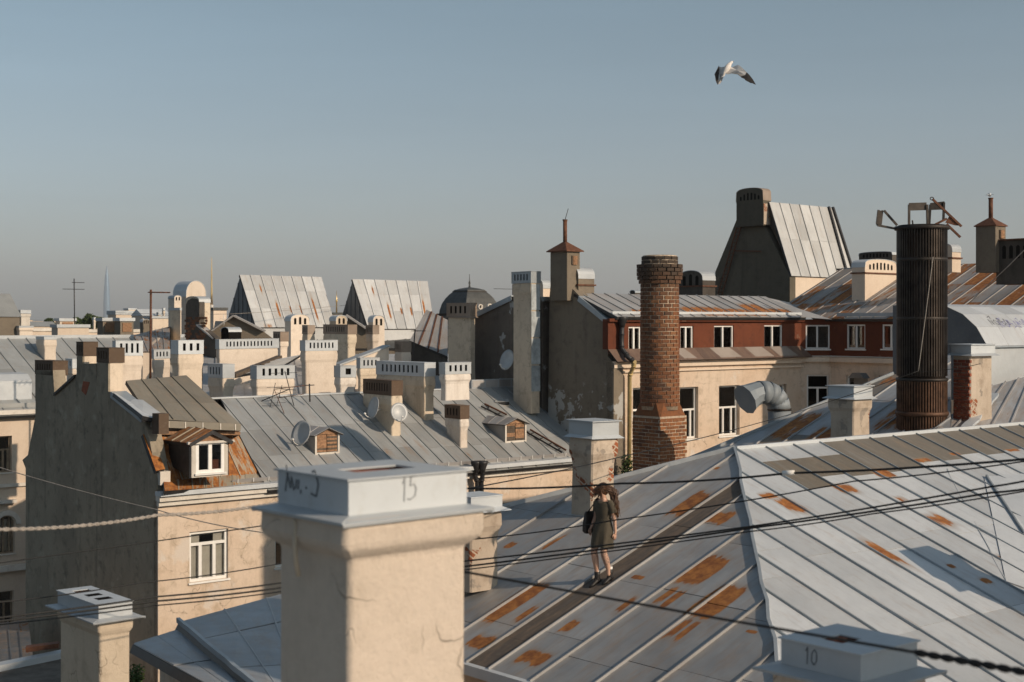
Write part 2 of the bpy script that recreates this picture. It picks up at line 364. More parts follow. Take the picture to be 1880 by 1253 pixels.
def panel_set(roof, cells, o, n, e, s, mat, lift=.012):
    """cells: [(polygon in (t,s), tint, rust)] -> one thin sheet each"""
    for poly, ti, ru in cells:
        mb = MB(); h = lift + R.random() * .005; tx = (R.random() - .5) * .010; ty = (R.random() - .5) * .006
        c0 = sum(p[0] for p in poly) / len(poly); c1 = sum(p[1] for p in poly) / len(poly)
        top = [o + e * p[0] + s * p[1] + n * (h + (p[0] - c0) * tx + (p[1] - c1) * ty) for p in poly]
        bot = [o + e * p[0] + s * p[1] for p in poly]
        if (e.cross(s)).dot(n) < 0: top, bot, poly = top[::-1], bot[::-1], poly[::-1]
        if area2(poly) > 0 and sum(poly[i][0] * poly[(i + 1) % len(poly)][1] - poly[(i + 1) % len(poly)][0] * poly[i][1] for i in range(len(poly))) * (1 if (e.cross(s)).dot(n) > 0 else -1) < 0:
            top, bot, poly = top[::-1], bot[::-1], poly[::-1]
        mb.face(top, poly); m = len(poly)
        for k in range(m): mb.face([bot[k], bot[(k + 1) % m], top[(k + 1) % m], top[k]], [poly[k], poly[(k + 1) % m], poly[(k + 1) % m], poly[k]])
        ob = mb.build('panel', mat, roof)
        if ti: ob['tint'] = float(ti)
        if ru: ob['rust'] = float(ru)
def roof_clip(parent, P3, mat, e=None, sp=.7, off=0., seams=None, cuts=None, tint=None, rust=None, sh=.045, sw=.03, name='roof', seam_mat=None, under='dark_metal', jit=.0, thick=.12):
    P3 = [Vector(p) for p in P3]; o, n, e, s = plane_frame(P3, e)
    poly = [((p - o).dot(e), (p - o).dot(s)) for p in P3]
    mb = MB(); m = len(P3); b = [p - n * thick for p in P3]
    mb.mesh(P3 + b, [list(range(m)), list(range(2 * m - 1, m - 1, -1))] + [(k, m + k, m + (k + 1) % m, (k + 1) % m) for k in range(m)])
    roof = mb.build(name, M[under], parent)
    t0, t1 = min(p[0] for p in poly), max(p[0] for p in poly)
    if seams is None:
        seams = []; t = t0 + off
        while t < t1: seams.append(t + (R.random() - .5) * jit); t += sp
    ts = [t0 - 1] + sorted(x for x in seams if t0 + .05 < x < t1 - .05) + [t1 + 1]
    cells = []
    for i in range(len(ts) - 1):
        strip = clip2(clip2(poly, 0, ts[i] + .004, False), 0, ts[i + 1] - .004, True)
        if len(strip) < 3: continue
        a, z = min(p[1] for p in strip), max(p[1] for p in strip)
        cs = cuts(i, a, z) if callable(cuts) else [x + (R.random() - .5) * .5 for x in (cuts or [])]
        cs = [a - 1] + sorted(x for x in cs if a + .1 < x < z - .1) + [z + 1]
        for j in range(len(cs) - 1):
            cell = clip2(clip2(strip, 1, cs[j] + .006, False), 1, cs[j + 1] - .006, True)
            if len(cell) < 3 or area2(cell) < .004: continue
            sc = sum(p[1] for p in cell) / len(cell)
            tc = sum(p[0] for p in cell) / len(cell)
            cells.append((cell, tint(i, j, sc, tc) if tint else 0, rust(i, j, sc) if rust else 0))
    panel_set(roof, cells, o, n, e, s, mat)
    for t in ts[1:-1]:
        ss = [p[1] for p in clip2(clip2(poly, 0, t - .001, False), 0, t + .001, True)]
        if not ss or max(ss) - min(ss) < .15: continue
        mb = MB(); p0, p1 = min(ss), max(ss); k = max(1, int((p1 - p0) / 1.6)); pr = None
        for i in range(k + 1):
            q = o + e * (t + (R.random() - .5) * .022) + s * (p0 + (p1 - p0) * i / k) + n * (sh / 2)
            if pr is not None: mb.bar(pr, q, sw, sh, n)
            pr = q
        mb.build('seam', seam_mat or mat, roof)
    return roof, o, n, e, s
def roof_quad(parent, A, B, Cc, D, mat, n=6, cross=(0, 1), tint=None, rust=None, sh=.05, sw=.035, name='roof', thick=.12, seam_mat=None, ends=False):
    A, B, Cc, D = map(Vector, (A, B, Cc, D))
    f = lambda x, y: (A * (1 - x) + B * x) * (1 - y) + (D * (1 - x) + Cc * x) * y
    nn = (B - A).cross(D - A).normalized()
    if nn.z < 0: nn = -nn
    mb = MB(); nx, ny = max(n, 2), 3; flip = (B - A).cross(D - A).z < 0
    gr_ = lambda k: [f(i / nx, j / ny) - nn * k for j in range(ny + 1) for i in range(nx + 1)]
    W1 = nx + 1; m_ = W1 * (ny + 1); fs = []
    for j in range(ny):
        for i in range(nx):
            t_ = (j * W1 + i, j * W1 + i + 1, (j + 1) * W1 + i + 1, (j + 1) * W1 + i); fs += [t_, tuple(m_ + k for k in t_[::-1])]
    rim = [i for i in range(W1)] + [j * W1 + nx for j in range(1, ny + 1)] + [ny * W1 + i for i in range(nx - 1, -1, -1)] + [j * W1 for j in range(ny - 1, 0, -1)]
    fs += [(rim[k], m_ + rim[k], m_ + rim[(k + 1) % len(rim)], rim[(k + 1) % len(rim)]) for k in range(len(rim))]
    if flip: fs = [q[::-1] for q in fs]
    mb.mesh(gr_(.006) + gr_(thick), fs); roof = mb.build(name, M['dark_metal'], parent)
    L, H = (B - A).length, (D - A).length
    for i in range(n):
        for j in range(len(cross) - 1):
            g = .003 / max(L, .5)
            x0, x1, y0, y1 = i / n + g, (i + 1) / n - g, cross[j] + g, cross[j + 1] - g
            c = [(x0, y0), (x1, y0), (x1, y1), (x0, y1)]; h = .010 + R.random() * .008
            if (B - A).cross(D - A).z < 0: c = c[::-1]
            mb = MB(); top = [f(*p) + nn * h for p in c]; bot = [f(*p) for p in c]; uv = [(p[0] * L, p[1] * H) for p in c]
            mb.face(top, uv)
            for k in range(4): mb.face([bot[k], bot[(k + 1) % 4], top[(k + 1) % 4], top[k]], [uv[k], uv[(k + 1) % 4]] * 2)
            ob = mb.build('panel', mat, roof)
            if tint: ob['tint'] = float(tint(i, j))
            if rust: ob['rust'] = float(rust(i, j))
    for i in range(0 if ends else 1, n + 1 if ends else n):
        mb = MB(); mb.bar(f(i / n, 0) + nn * sh / 2, f(i / n, 1) + nn * sh / 2, sw, sh, nn); mb.build('seam', seam_mat or mat, roof)
    return roof
def slot_wall(mb, O, d, n, w, z0, z1, ns, th=.03, lo=.26, hi=.80, ratio=.42, pad=None):
    """thin wall from O along d, outer face on O, body towards -n; ns real openings"""
    if not ns: mb.obox(O, d, n, 0, w, -th, 0, z0, z1); return
    h = z1 - z0; a, b = z0 + lo * h, z0 + hi * h
    mb.obox(O, d, n, 0, w, -th, 0, z0, a); mb.obox(O, d, n, 0, w, -th, 0, b, z1)
    pad = pad if pad is not None else w * .10
    p = (w - 2 * pad) / ns; sw = p * ratio; x = 0
    for i in range(ns):
        c = pad + p * (i + .5); mb.obox(O, d, n, x, c - sw / 2, -th, 0, a, b); x = c + sw / 2
    mb.obox(O, d, n, x, w, -th, 0, a, b)
def rect_ring(Cn, wu, wv, e, z, ch=.025, jit=0):
    """ring round the rectangle with front corner Cn, grown by e on all sides"""
    j = lambda: (R.random() - .5) * jit
    a0, a1, b0, b1 = -e + j(), wu + e + j(), -e + j(), wv + e + j(); c = ch
    pts = [(a0 + c, b0), (a1 - c, b0), (a1, b0 + c), (a1, b1 - c), (a1 - c, b1), (a0 + c, b1), (a0, b1 - c), (a0, b0 + c)]
    return [Vz(Cn + u * a + v * b, z) for a, b in pts]
def corner_dims(cx, xl, xr, Y):
    Cn = Vector(((cx - CX) / FP * Y, Y, 0)); return Cn, along(xr, Cn, u), along(xl, Cn, v)
def zt(y, Y): return -(y - CY) / FP * Y
def chim(label, cx, xl, xr, yt, yc, yb, Y, sr=0, sl=0, mat=None, cap='galv', base=None, flare=.05, flange=0., inset=.045, group='chimneys among the roofs', neck=True, over=0., lid=True, slots='', lo=.26, hi=.8, skin=None):
    Cn, wu, wv = corner_dims(cx, xl, xr, Y); zT, zC = zt(yt, Y), zt(yc, Y); zB = zt(yb, Y) if base is None else base
    H = zC - zB
    mat = mat or R.choice(['cream', 'cream', 'cream_dirty'])
    t = thing('chimney', Vz(Cn + u * wu / 2 + v * wv / 2, zB), label, 'chimney', group)
    e = -inset; k = min(.5, H * .3); mb = MB(); zs = [(zB, e + .01), (zB + H * .3, e), (zC - k * 1.25, e)]
    if neck: zs += [(zC - k * .95, e + flare * .35), (zC - k * .72, e + flare), (zC - k * .30, e + flare), (zC - .001, e + flare * .55)]
    else: zs += [(zC - k * .6, e), (zC - .001, e)]
    mb.loft([rect_ring(Cn, wu, wv, q, z, .03, .012) for z, q in zs]); mb.build('shaft', M[mat], t)
    if flange:
        mb = MB(); q = rect_ring(Cn, wu, wv, flange, 0, .01)
        mb.loft([[Vz(p, zC - .035 + (R.random() - .5) * .02) for p in q], [Vz(p, zC + .02) for p in rect_ring(Cn, wu, wv, .004, 0, .01)]]); mb.build('flashing', M[cap], t)
    mb = MB(); z0, z1 = zC, zT
    slot_wall(mb, Cn, u, -v, wu, z0, z1, sr, lo=lo, hi=hi); slot_wall(mb, Cn + v * wv, -v, -u, wv - .03, z0, z1, sl, lo=lo, hi=hi)
    slot_wall(mb, Cn + u * wu + v * .03, v, u, wv - .06, z0, z1, sl, lo=lo, hi=hi); slot_wall(mb, Cn + u * wu + v * wv, -u, v, wu, z0, z1, sr, lo=lo, hi=hi)
    if lid: mb.loft([rect_ring(Cn, wu, wv, .012 + over, z1, .006), rect_ring(Cn, wu, wv, .012 + over, z1 + .02, .006)])
    mb.build('cap', M[cap], t)
    if lid and (sr or sl):
        mb = MB(); mb.loft([rect_ring(Cn, wu, wv, -.09, z0 + .005, .01), rect_ring(Cn, wu, wv, -.09, z1 - .005, .01)]); mb.build('flue', M['black_hole'], t)
    if skin: mb = MB(); mb.obox(Cn + v * wv, -v, -u, .05, wv - .04, -.06, .006, zB, zC - .01); mb.build('dark_left_face', M[skin], t)  # thin sheet of another, darker material over the left face
    else: t.rotation_euler = (R.gauss(0, .006), R.gauss(0, .006), R.gauss(0, .02))
    return t
def arch_pts(w, zs, zT, k=10, flat=0.): 
    """arched outline from (w, zs) over the top to (0, zs)"""
    return [(w / 2 + w / 2 * math.cos(math.pi * i / k), zs + (zT - zs) * (math.sin(math.pi * i / k) ** (1 - flat))) for i in range(k + 1)]
def arch(label, cx, xl, xr, yt, ys, yb, Y, axis='v', slots=3, mat='cream', cap='galv', group='arched chimneys among the roofs', base=None, flat=.35, sill=.5, brick_right=None, ledge=False):
    Cn, wu, wv = corner_dims(cx, xl, xr, Y); zT, zS = zt(yt, Y), zt(ys, Y); zB = zt(yb, Y) if base is None else base
    t = thing('arched_chimney', Vz(Cn + u * wu / 2 + v * wv / 2, zB), label, 'chimney', group)
    if axis == 'v': O, d, n, w, ln = Cn, u, -v, wu, wv
    else: O, d, n, w, ln = Cn + v * wv, -v, -u, wv, wu
    mb = MB(); mb.prism([(0, zB), (w, zB)] + arch_pts(w, zS, zT, 12, flat), O, d, n, -ln, 0); mb.build('shaft', M[mat], t)
    if ledge:
        mb = MB(); mb.loft([rect_ring(Cn, wu, wv, .06, zS - .28, .01), rect_ring(Cn, wu, wv, .06, zS - .22, .01)]); mb.build('ledge', M['rust_metal'], t)
    mb = MB(); a = arch_pts(w + .05, zS, zT + .03, 12, flat); b = arch_pts(w + .01, zS, zT + .008, 12, flat); O2 = Vz(O - d * .025, 0); O3 = Vz(O - d * .005, 0)
    A0 = [O2 + d * p + n * .02 + Z * z for p, z in a]; A1 = [O2 + d * p - n * (ln + .02) + Z * z for p, z in a]
    B0 = [O3 + d * p + n * .02 + Z * z for p, z in b]; B1 = [O3 + d * p - n * (ln + .02) + Z * z for p, z in b]; m = len(a)
    mb.mesh(A0 + A1 + B0 + B1, [(k, k + 1, m + k + 1, m + k) for k in range(m - 1)] + [(2 * m + k, 3 * m + k, 3 * m + k + 1, 2 * m + k + 1) for k in range(m - 1)]
            + [(k, 2 * m + k, 2 * m + k + 1, k + 1) for k in range(m - 1)] + [(m + k, m + k + 1, 3 * m + k + 1, 3 * m + k) for k in range(m - 1)])
    mb.build('barrel_cap', M[cap], t)
    if slots:
        mb = MB(); p = w * .8 / slots; hh = zT - zS
        for i in range(slots):
            c = w * .1 + p * (i + .5); top = zS + hh * (.18 + .5 * math.sin(math.pi * c / w)); z0 = zS - hh * sill
            q = [(c - p * .24, z0), (c + p * .24, z0), (c + p * .24, top - p * .15), (c, top), (c - p * .24, top - p * .15)]
            mb.prism(q, O, d, n, -.02, .004)
        mb.build('vent_slots', M['black_hole'], t)
    return t
def wall(parent, O, d, n, w, z0, z1, ops=(), mat='facade', reveal=.16, name='wall', thick=.3):
    mb = MB(); O = Vz(O, 0); xs = sorted({0, w} | {x for o in ops for x in o[:2]}); zs = sorted({z0, z1} | {x for o in ops for x in o[2:4]})
    pt = lambda a, z, b=0.: O + d * a + n * b + Z * z
    fl = d.cross(Z).dot(n) < 0
    def q(*pts): mb.face(pts[::-1] if fl else pts)
    for i in range(len(xs) - 1):
        for j in range(len(zs) - 1):
            xm, zm = (xs[i] + xs[i + 1]) / 2, (zs[j] + zs[j + 1]) / 2
            if any(o[0] < xm < o[1] and o[2] < zm < o[3] for o in ops): continue
            q(pt(xs[i], zs[j]), pt(xs[i + 1], zs[j]), pt(xs[i + 1], zs[j + 1]), pt(xs[i], zs[j + 1]))
    for a0, a1, b0, b1 in (o[:4] for o in ops):
        r = -reveal - .12
        q(pt(a0, b0), pt(a0, b1), pt(a0, b1, r), pt(a0, b0, r)); q(pt(a1, b0), pt(a1, b0, r), pt(a1, b1, r), pt(a1, b1))
        q(pt(a0, b0), pt(a0, b0, r), pt(a1, b0, r), pt(a1, b0)); q(pt(a0, b1), pt(a1, b1), pt(a1, b1, r), pt(a0, b1, r))
    q(pt(0, z1), pt(w, z1), pt(w, z1, -thick), pt(0, z1, -thick)); q(pt(w, z0), pt(w, z0, -thick), pt(w, z1, -thick), pt(w, z1)); q(pt(0, z0), pt(0, z1), pt(0, z1, -thick), pt(0, z0, -thick))
    return mb.build(name, M[mat], parent)
def window(parent, O, d, n, a0, a1, z0, z1, inset=.14, mull=(.5,), trans=None, fm='white_paint', fw=.075, sill='white_paint', cover=None, cmat='curtain', label=None, below=True):
    O = Vz(O, 0); w, h = a1 - a0, z1 - z0; b1, b0 = -inset, -inset - .07
    mb = MB(); bx = lambda x0, x1, y0, y1, p=b0, q=b1: mb.obox(O, d, n, a0 + x0, a0 + x1, p, q, z0 + y0, z0 + y1)
    bx(0, w, 0, fw); bx(0, w, h - fw, h); bx(0, fw, fw, h - fw); bx(w - fw, w, fw, h - fw)
    top = h - fw
    if trans:
        top = h * trans; bx(fw, w - fw, top - fw * .5, top + fw * .5, b0 + .004, b1 + .004); top -= fw * .5
    for m_ in mull: bx(w * m_ - fw * .6, w * m_ + fw * .6, fw, top, b0 + .006, b1 + .006)
    wd = mb.build('window', M[fm], parent)
    if label: wd['label'] = label
    mb = MB(); mb.obox(O, d, n, a0 + fw * .6, a1 - fw * .6, b0 + .025, b0 + .032, z0 + fw * .6, z1 - fw * .6); mb.build('pane', M['pane_glass'], wd)
    mb = MB(); D = -.9
    pt = lambda a, z, b: O + d * a + n * b + Z * z
    c = [(a0 - .01, z0 - .01), (a1 + .01, z0 - .01), (a1 + .01, z1 + .01), (a0 - .01, z1 + .01)]; f0 = [pt(a, z, b0 - .004) for a, z in c]; f1 = [pt(a, z, D) for a, z in c]
    mb.mesh(f0 + f1, [(4, 5, 6, 7)] + [(k, (k + 1) % 4, 4 + (k + 1) % 4, 4 + k) for k in range(4)]); mb.build('interior', M['interior'], wd)
    for x0, x1, y0, y1 in (cover or ()):
        mb = MB(); mb.obox(O, d, n, a0 + w * x0, a0 + w * x1, b0 - .07, b0 - .05, z0 + h * y0, z0 + h * y1); mb.build('curtain', M[cmat], wd)
    if sill:
        mb = MB(); mb.obox(O, d, n, a0 - .05, a1 + .05, -inset + .002, .06, z0 - .06, z0 - .003); mb.build('sill', M[sill], wd)
    return wd
def px_open(x0, x1, y0, y1, O, d):
    a0 = along(x0, O, d); a1 = along(x1, O, d); _, zt_ = on_wall((x0 + x1) / 2, y0, O, d); _, zb = on_wall((x0 + x1) / 2, y1, O, d)
    return (a0, a1, zb, zt_)
BRICK = {}
def brick_mesh(mat, i, sx, sy, sz):
    k = (mat, i, round(sx, 3), round(sz, 3))
    if k not in BRICK:
        r2 = random.Random(i * 7 + 1); j = lambda: (r2.random() - .5) * .012
        c = .008; mb = MB(); x, y, z = sx / 2, sy / 2, sz / 2
        bk = [(-x + j(), y, -z + j()), (x + j(), y, -z + j()), (x + j(), y, z + j()), (-x + j(), y, z + j())]
        ft = [(-x + c + j(), -y + j() * .6, -z + c + j() * .5), (x - c + j(), -y + j() * .6, -z + c + j() * .5), (x - c + j(), -y + j() * .6, z - c + j() * .5), (-x + c + j(), -y + j() * .6, z - c + j() * .5)]
        md = [(a, -y + c * 1.4, b) for a, _, b in bk]
        vs = bk + md + ft; fs = [(0, 3, 2, 1)] + [(k, (k + 1) % 4, 4 + (k + 1) % 4, 4 + k) for k in range(4)] + [(4 + k, 4 + (k + 1) % 4, 8 + (k + 1) % 4, 8 + k) for k in range(4)] + [(8, 9, 10, 11)]
        me = bpy.data.meshes.new('brick'); me.from_pydata(vs, [], fs); me.update(); me.materials.append(M[mat]); BRICK[k] = me
    return BRICK[k]
def lay_bricks(parent, spots, mat, sx, sy, sz, limit=300):
    """spots: (point, outward normal); the bricks that face the camera most are single parts, the rest one part"""
    spots = sorted(spots, key=lambda q: -(q[1].normalized().dot(-q[0].normalized())))
    par = org(parent)
    for i, q in enumerate(spots[:limit]):
        p, nrm = q[:2]
        o = bpy.data.objects.new('brick', brick_mesh(mat, R.randrange(5), sx, sy, sz)); C.objects.link(o); o.parent = parent
        o.location = p - par + nrm * (R.random() - .5) * .014; o.rotation_euler = (0, 0, math.atan2(nrm.x, -nrm.y) + (R.random() - .5) * .03)
        if len(q) > 2: o.scale.x = q[2] / sx
    if spots[limit:]:
        mb = MB()
        for q in spots[limit:]:
            p, nrm = q[:2]; d = Vector((-nrm.y, nrm.x, 0)); mb.obox(Vector((p.x, p.y, 0)), d, nrm, -sx / 2, sx / 2, -sy / 2, sy / 2, p.z - sz / 2, p.z + sz / 2)
        tag(mb.build('brickwork', M[mat], parent), kind='stuff')
def brick_face_spots(O, d, n, w, z0, z1, bw, bh, gap=.014, depth=.05):
    out = []; r = 0; z = z0 + bh / 2
    while z + bh / 2 <= z1 + .02:
        a = 0 if r % 2 == 0 else -(bw + gap) / 2; 
        while a < w - .02:
            a0, a1 = max(a, 0), min(a + bw, w)
            if a1 - a0 > bw * .42: out.append((Vz(O + d * ((a0 + a1) / 2) - n * (depth / 2 - .012), z), n, (a1 - a0)))
            a += bw + gap
        z += bh + gap; r += 1
    return out
def dish(label, c, aim, r, mount, group='satellite dishes on the grey roof'):
    t = thing('satellite_dish', c, label, 'satellite dish', group); aim = Vector(aim).normalized(); c = Vector(c)
    x = aim.cross(Z).normalized(); y = x.cross(aim); mb = MB(); seg = 20
    rings = [[c + (x * math.cos(2 * math.pi * k / seg) * q * r + y * math.sin(2 * math.pi * k / seg) * q * r * 1.1) + aim * (q * q * r * .22 - off) for k in range(seg)] for q, off in ((.05, 0), (.4, 0), (.75, 0), (1, 0), (1.0, .02), (.7, .02), (.05, .02))]
    mb.loft(rings, True); mb.build('reflector', M['dish'], t)
    mb = MB(); a = c - y * r * 1.0 + aim * r * .15; b = c + aim * r * .95 - y * r * .75; mb.tube([a, a + (b - a) * .6 - y * r * .1, b], r * .035, 6); mb.tube([b - aim * r * .1, b + aim * r * .08 + y * .02], r * .09, 8); mb.build('feed_arm', M['white_paint'], t)
    mb = MB(); mb.tube([c - aim * .02, c - aim * r * .35 - y * r * .1, Vector(mount)], r * .06, 6); mb.build('mount', M['white_paint'], t)
    return t
def antenna(label, base, top, bars, r=.02, mat='dark_metal'):
    """bars: (fraction up the mast, direction, half length, elements)"""
    base, top = Vector(base), Vector(top); t = thing('antenna', base, label, 'antenna', 'antennas on the roofs')
    mb = MB(); mb.tube([base, top], r, 6); mb.build('mast', M[mat], t)
    for f, d, h0, h1, els in bars:
        c = base + (top - base) * f; d = Vector(d).normalized(); mb = MB(); mb.tube([c - d * h0, c + d * h1], r * .6, 5)
        e = d.cross(Z).normalized() if abs(d.z) < .9 else u
        for i in range(els):
            q = c - d * h0 + d * (h0 + h1) * (i + .5) / els; L = .35 * (1 - .06 * i); mb.tube([q - e * L, q + e * L], r * .35, 4)
        mb.build('boom', M[mat], t)
    return t
def strokes(parent, name, O, d, up, n, lines, sc, r, mat):
    for ln in lines:
        mb = MB(); pts = [O + d * x * sc + up * y * sc + n * .003 for x, y in ln]
        for p, q in zip(pts, pts[1:]): mb.bar(p, q, r * 2, .002, n)
        mb.build(name, M[mat], parent)
# ================================================================== SETTING
mb = MB(); mb.face([(-14000, -600, GROUND), (14000, -600, GROUND), (14000, 13000, GROUND), (-14000, 13000, GROUND)])
tag(mb.build('ground', M['ground']), 'dark streets and courtyards far below the roofs', kind='structure')

# ================================================================== MAIN ROOF (the woman walks here)
TP = .374
A = Vector((4.40, 28.0, -2.53)); nL = (Z - u * TP).normalized(); nF = (Z - v * TP).normalized()
onL = lambda x, y: on_plane(x, y, A, nL)
onF = lambda x, y: on_plane(x, y, A, nF)
main = thing('metal_roof_building', (6, 24, GROUND), 'building with broad grey seamed metal roof, rust streaked, under the woman', 'building')
EV = 7.6
pl = lambda a, b, zz: A + u * a + v * b + Z * zz
# hip end facing left
L3 = [pl(-EV, -EV, -EV * TP), pl(-EV, 3.6, -EV * TP), pl(-3.6, 3.6, -3.6 * TP), A.copy()]
eL = -v
oL, _, eLd, sL = plane_frame(L3, eL)
tsL = lambda x, y: ((onL(x, y) - oL).dot(eLd), (onL(x, y) - oL).dot(sL))
def patch(ts, p1, p2, w, k):
    a, b = ts(*p1), ts(*p2); t = (a[0] + b[0]) / 2; w = max(w, abs(a[0] - b[0]))
    s0, s1 = sorted((a[1], b[1])); return (t - w / 2, t + w / 2, s0, max(s1, s0 + .12), k)
pL = [patch(tsL, *q) for q in [((868, 1152), (1024, 1060), .42, .30), ((1240, 1079), (1346, 1020), .50, .36), ((1258, 1143), (1367, 1073), .55, .38), ((1222, 958), (1310, 897), .40, .25),
      ((1300, 968), (1345, 936), .42, .22), ((946, 1222), (1016, 1196), .55, .20), ((852, 1194), (910, 1166), .45, .20), ((1164, 1066), (1178, 1058), .2, .24),
      ((926, 1010), (950, 995), .16, .22), ((1304, 864), (1322, 858), .14, .22), ((1374, 1165), (1384, 1160), .14, .3), ((1020, 1166), (1075, 1135), .16, .22), ((1180, 1122), (1262, 1070), .07, .16), ((1196, 1126), (1270, 1080), .05, .18), ((1208, 1180), (1290, 1126), .07, .16), ((1222, 1186), (1300, 1134), .05, .18), ((930, 1150), (1000, 1108), .10, .18), ((1120, 1130), (1190, 1086), .05, .12), ((1060, 905), (1130, 870), .08, .12), ((980, 1020), (1050, 975), .06, .14)]]
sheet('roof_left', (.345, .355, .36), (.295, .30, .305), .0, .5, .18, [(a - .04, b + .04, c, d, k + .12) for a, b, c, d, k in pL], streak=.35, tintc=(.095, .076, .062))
seam_t = [tsL(*q)[0] for q in [(1317, 857), (1363, 912), (1376, 970), (1392, 1037), (1400, 1110)]]
seam_t.sort(); dlt = (seam_t[-1] - seam_t[0]) / 4
wl = tsL(983, 1174)[0]; wh = tsL(1050, 1102)[0]
wh = wl + (wh - wl) * 1.5; walk = (min(wl, wh), max(wl, wh))
seams = sorted([wl] + [walk[0] if abs(walk[0] - wl) > .01 else walk[1]] + [t for t in seam_t if abs(t - wl) > .25] + [seam_t[0] - dlt * i for i in range(1, 9)] + [seam_t[-1] + dlt * i for i in range(1, 6)])
seams = [t for i, t in enumerate(seams) if i == 0 or t - seams[i - 1] > .2]
cutL = [tsL(983, 1174)[1], tsL(1150, 1080)[1], tsL(1290, 985)[1]]
def tintL(i, j, sc, tc): return 1.0 if walk[0] < tc < walk[1] else 0
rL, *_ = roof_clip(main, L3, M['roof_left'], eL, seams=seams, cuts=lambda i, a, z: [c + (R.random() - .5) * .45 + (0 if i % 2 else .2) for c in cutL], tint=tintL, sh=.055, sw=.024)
# long slope facing right
F3 = [A.copy(), pl(14, 0, 0), pl(14, -EV, -EV * TP), pl(-EV, -EV, -EV * TP)]
eF = u
oF, _, eFd, sF = plane_frame(F3, eF)
tsF = lambda x, y: ((onF(x, y) - oF).dot(eFd), (onF(x, y) - oF).dot(sF))
pF = [patch(tsF, *q) for q in [((1556, 980), (1690, 1056), .42, .19), ((1418, 910), (1486, 949), .55, .24), ((1690, 940), (1760, 972), .55, .15), ((1522, 888), (1584, 910), .6, .22),
      ((1604, 861), (1640, 882), .6, .22), ((1640, 910), (1672, 926), .3, .16), ((1824, 1016), (1884, 1052), .30, .30), ((1736, 1036), (1756, 1046), .2, .22), ((1790, 1062), (1830, 1074), .3, .2),
      ((1665, 843), (1720, 850), .5, .18), ((1740, 832), (1765, 838), .4, .22), ((1840, 826), (1878, 830), .5, .22), ((1390, 905), (1430, 920), .5, .2)]]
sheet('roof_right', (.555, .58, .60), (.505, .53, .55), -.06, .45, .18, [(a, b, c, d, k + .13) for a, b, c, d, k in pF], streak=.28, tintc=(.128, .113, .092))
t_ref = tsF(1402, 1029)[0]; SPF = .86
seamF = [t_ref + SPF * k for k in range(-12, 20)]
def cutsF(i, a, z):
    m_ = (seamF[i] - .4) if i < len(seamF) else 0
    k = (seamF[min(max(i, 0), len(seamF) - 1)] - SPF / 2)
    j = int(round((k) / SPF)); r = random.Random(j * 13 + 5)
    top = -.62 if k < 2.2 else -.0
    return ([top] if top else []) + [-1.95 + r.random() * .75 if k < 5 else -1.25 + r.random() * .45, -4.2 + r.random() * .9, -6.3 + r.random() * .12]
seamF_in = [t for t in seamF if min((p - oF).dot(eFd) for p in F3) + .05 < t < max((p - oF).dot(eFd) for p in F3) - .05]
def tintF(i, j, sc, k):
    if k < -.1: return 0
    if k < 2.2: return 1.0 if -2.1 < sc < -.64 else 0
    return .96 if sc > -1.2 else 0
def cutsF2(i, a, z):
    b = ([-99] + seamF_in + [99]); k = (b[i] + b[i + 1]) / 2 if i else b[1] - .4
    if i == len(seamF_in): k = seamF_in[-1] + .4
    r = random.Random(i * 13 + 5); c = [-4.4 + r.random() * .9, -6.35 + r.random() * .1]
    if -.1 <= k < 2.2: c += [-.62, -1.75 - r.random() * .3 + (.5 if k > 1 else 0)]
    elif k >= 2.2: c += [-1.15 - r.random() * .25 - (.35 if k < 4 else 0)]
    return c
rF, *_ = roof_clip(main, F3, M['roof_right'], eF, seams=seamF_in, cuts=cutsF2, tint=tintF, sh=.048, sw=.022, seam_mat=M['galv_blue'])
# far slopes (out of sight from here) and walls
for pts in ([A.copy(), pl(14, 0, 0), pl(14, 3.6, -3.6 * TP), pl(-3.6, 3.6, -3.6 * TP)],):
    mb = MB(); mb.face(pts[::-1]); mb.build('back_slope', M['roof_left'], main)
mb = MB()
for p, q in ((pl(-EV, 3.6, 0), pl(-EV, -EV, 0)), (pl(-EV, -EV, 0), pl(14, -EV, 0)), (pl(14, -EV, 0), pl(14, 3.6, 0))):
    d = (q - p).normalized(); n = Vector((d.y, -d.x, 0)); mb.obox(p - n * .35, d, n, 0, (q - p).length, -.3, 0, GROUND, A.z - EV * TP - .12)
mb.prism([(0, GROUND), (11.2, GROUND), (11.2, -EV * TP + A.z - .13), (3.98, -EV * TP + A.z + 1.4)], Vz(pl(-3.6, 3.55, 0) - u * 4, 0), u, v, -.3, 0)
mb.build('wall', M['facade'], main)
# hip and ridge caps
def cap_strip(parent, p, q, w, h, n, mat, name='ridge_cap', wob=.015, k=12):
    mb = MB(); pr = None
    for i in range(k + 1):
        c = p.lerp(q, i / k) + Vector(((R.random() - .5), (R.random() - .5), 0)) * wob + n * h / 2
        if pr is not None: mb.bar(pr, c, w, h, n)
        pr = c
    return mb.build(name, mat, parent)
cap_strip(main, A, pl(-EV, -EV, -EV * TP), .05, .07, Z, M['galv_blue'], 'hip_seam', .05, 18)
cap_strip(main, A, pl(14, 0, 0), .10, .07, Z, M['galv'])
cap_strip(main, A, pl(-3.6, 3.6, -3.6 * TP), .05, .09, Z, M['galv'], 'hip_seam', .03)
mb = MB(); mb.obox(pl(-EV, 3.6, 0), -v, -u, 0, EV + 3.6, -.02, .10, A.z - EV * TP - .13, A.z - EV * TP + .03); mb.build('eave_flashing', M['galv'], main)
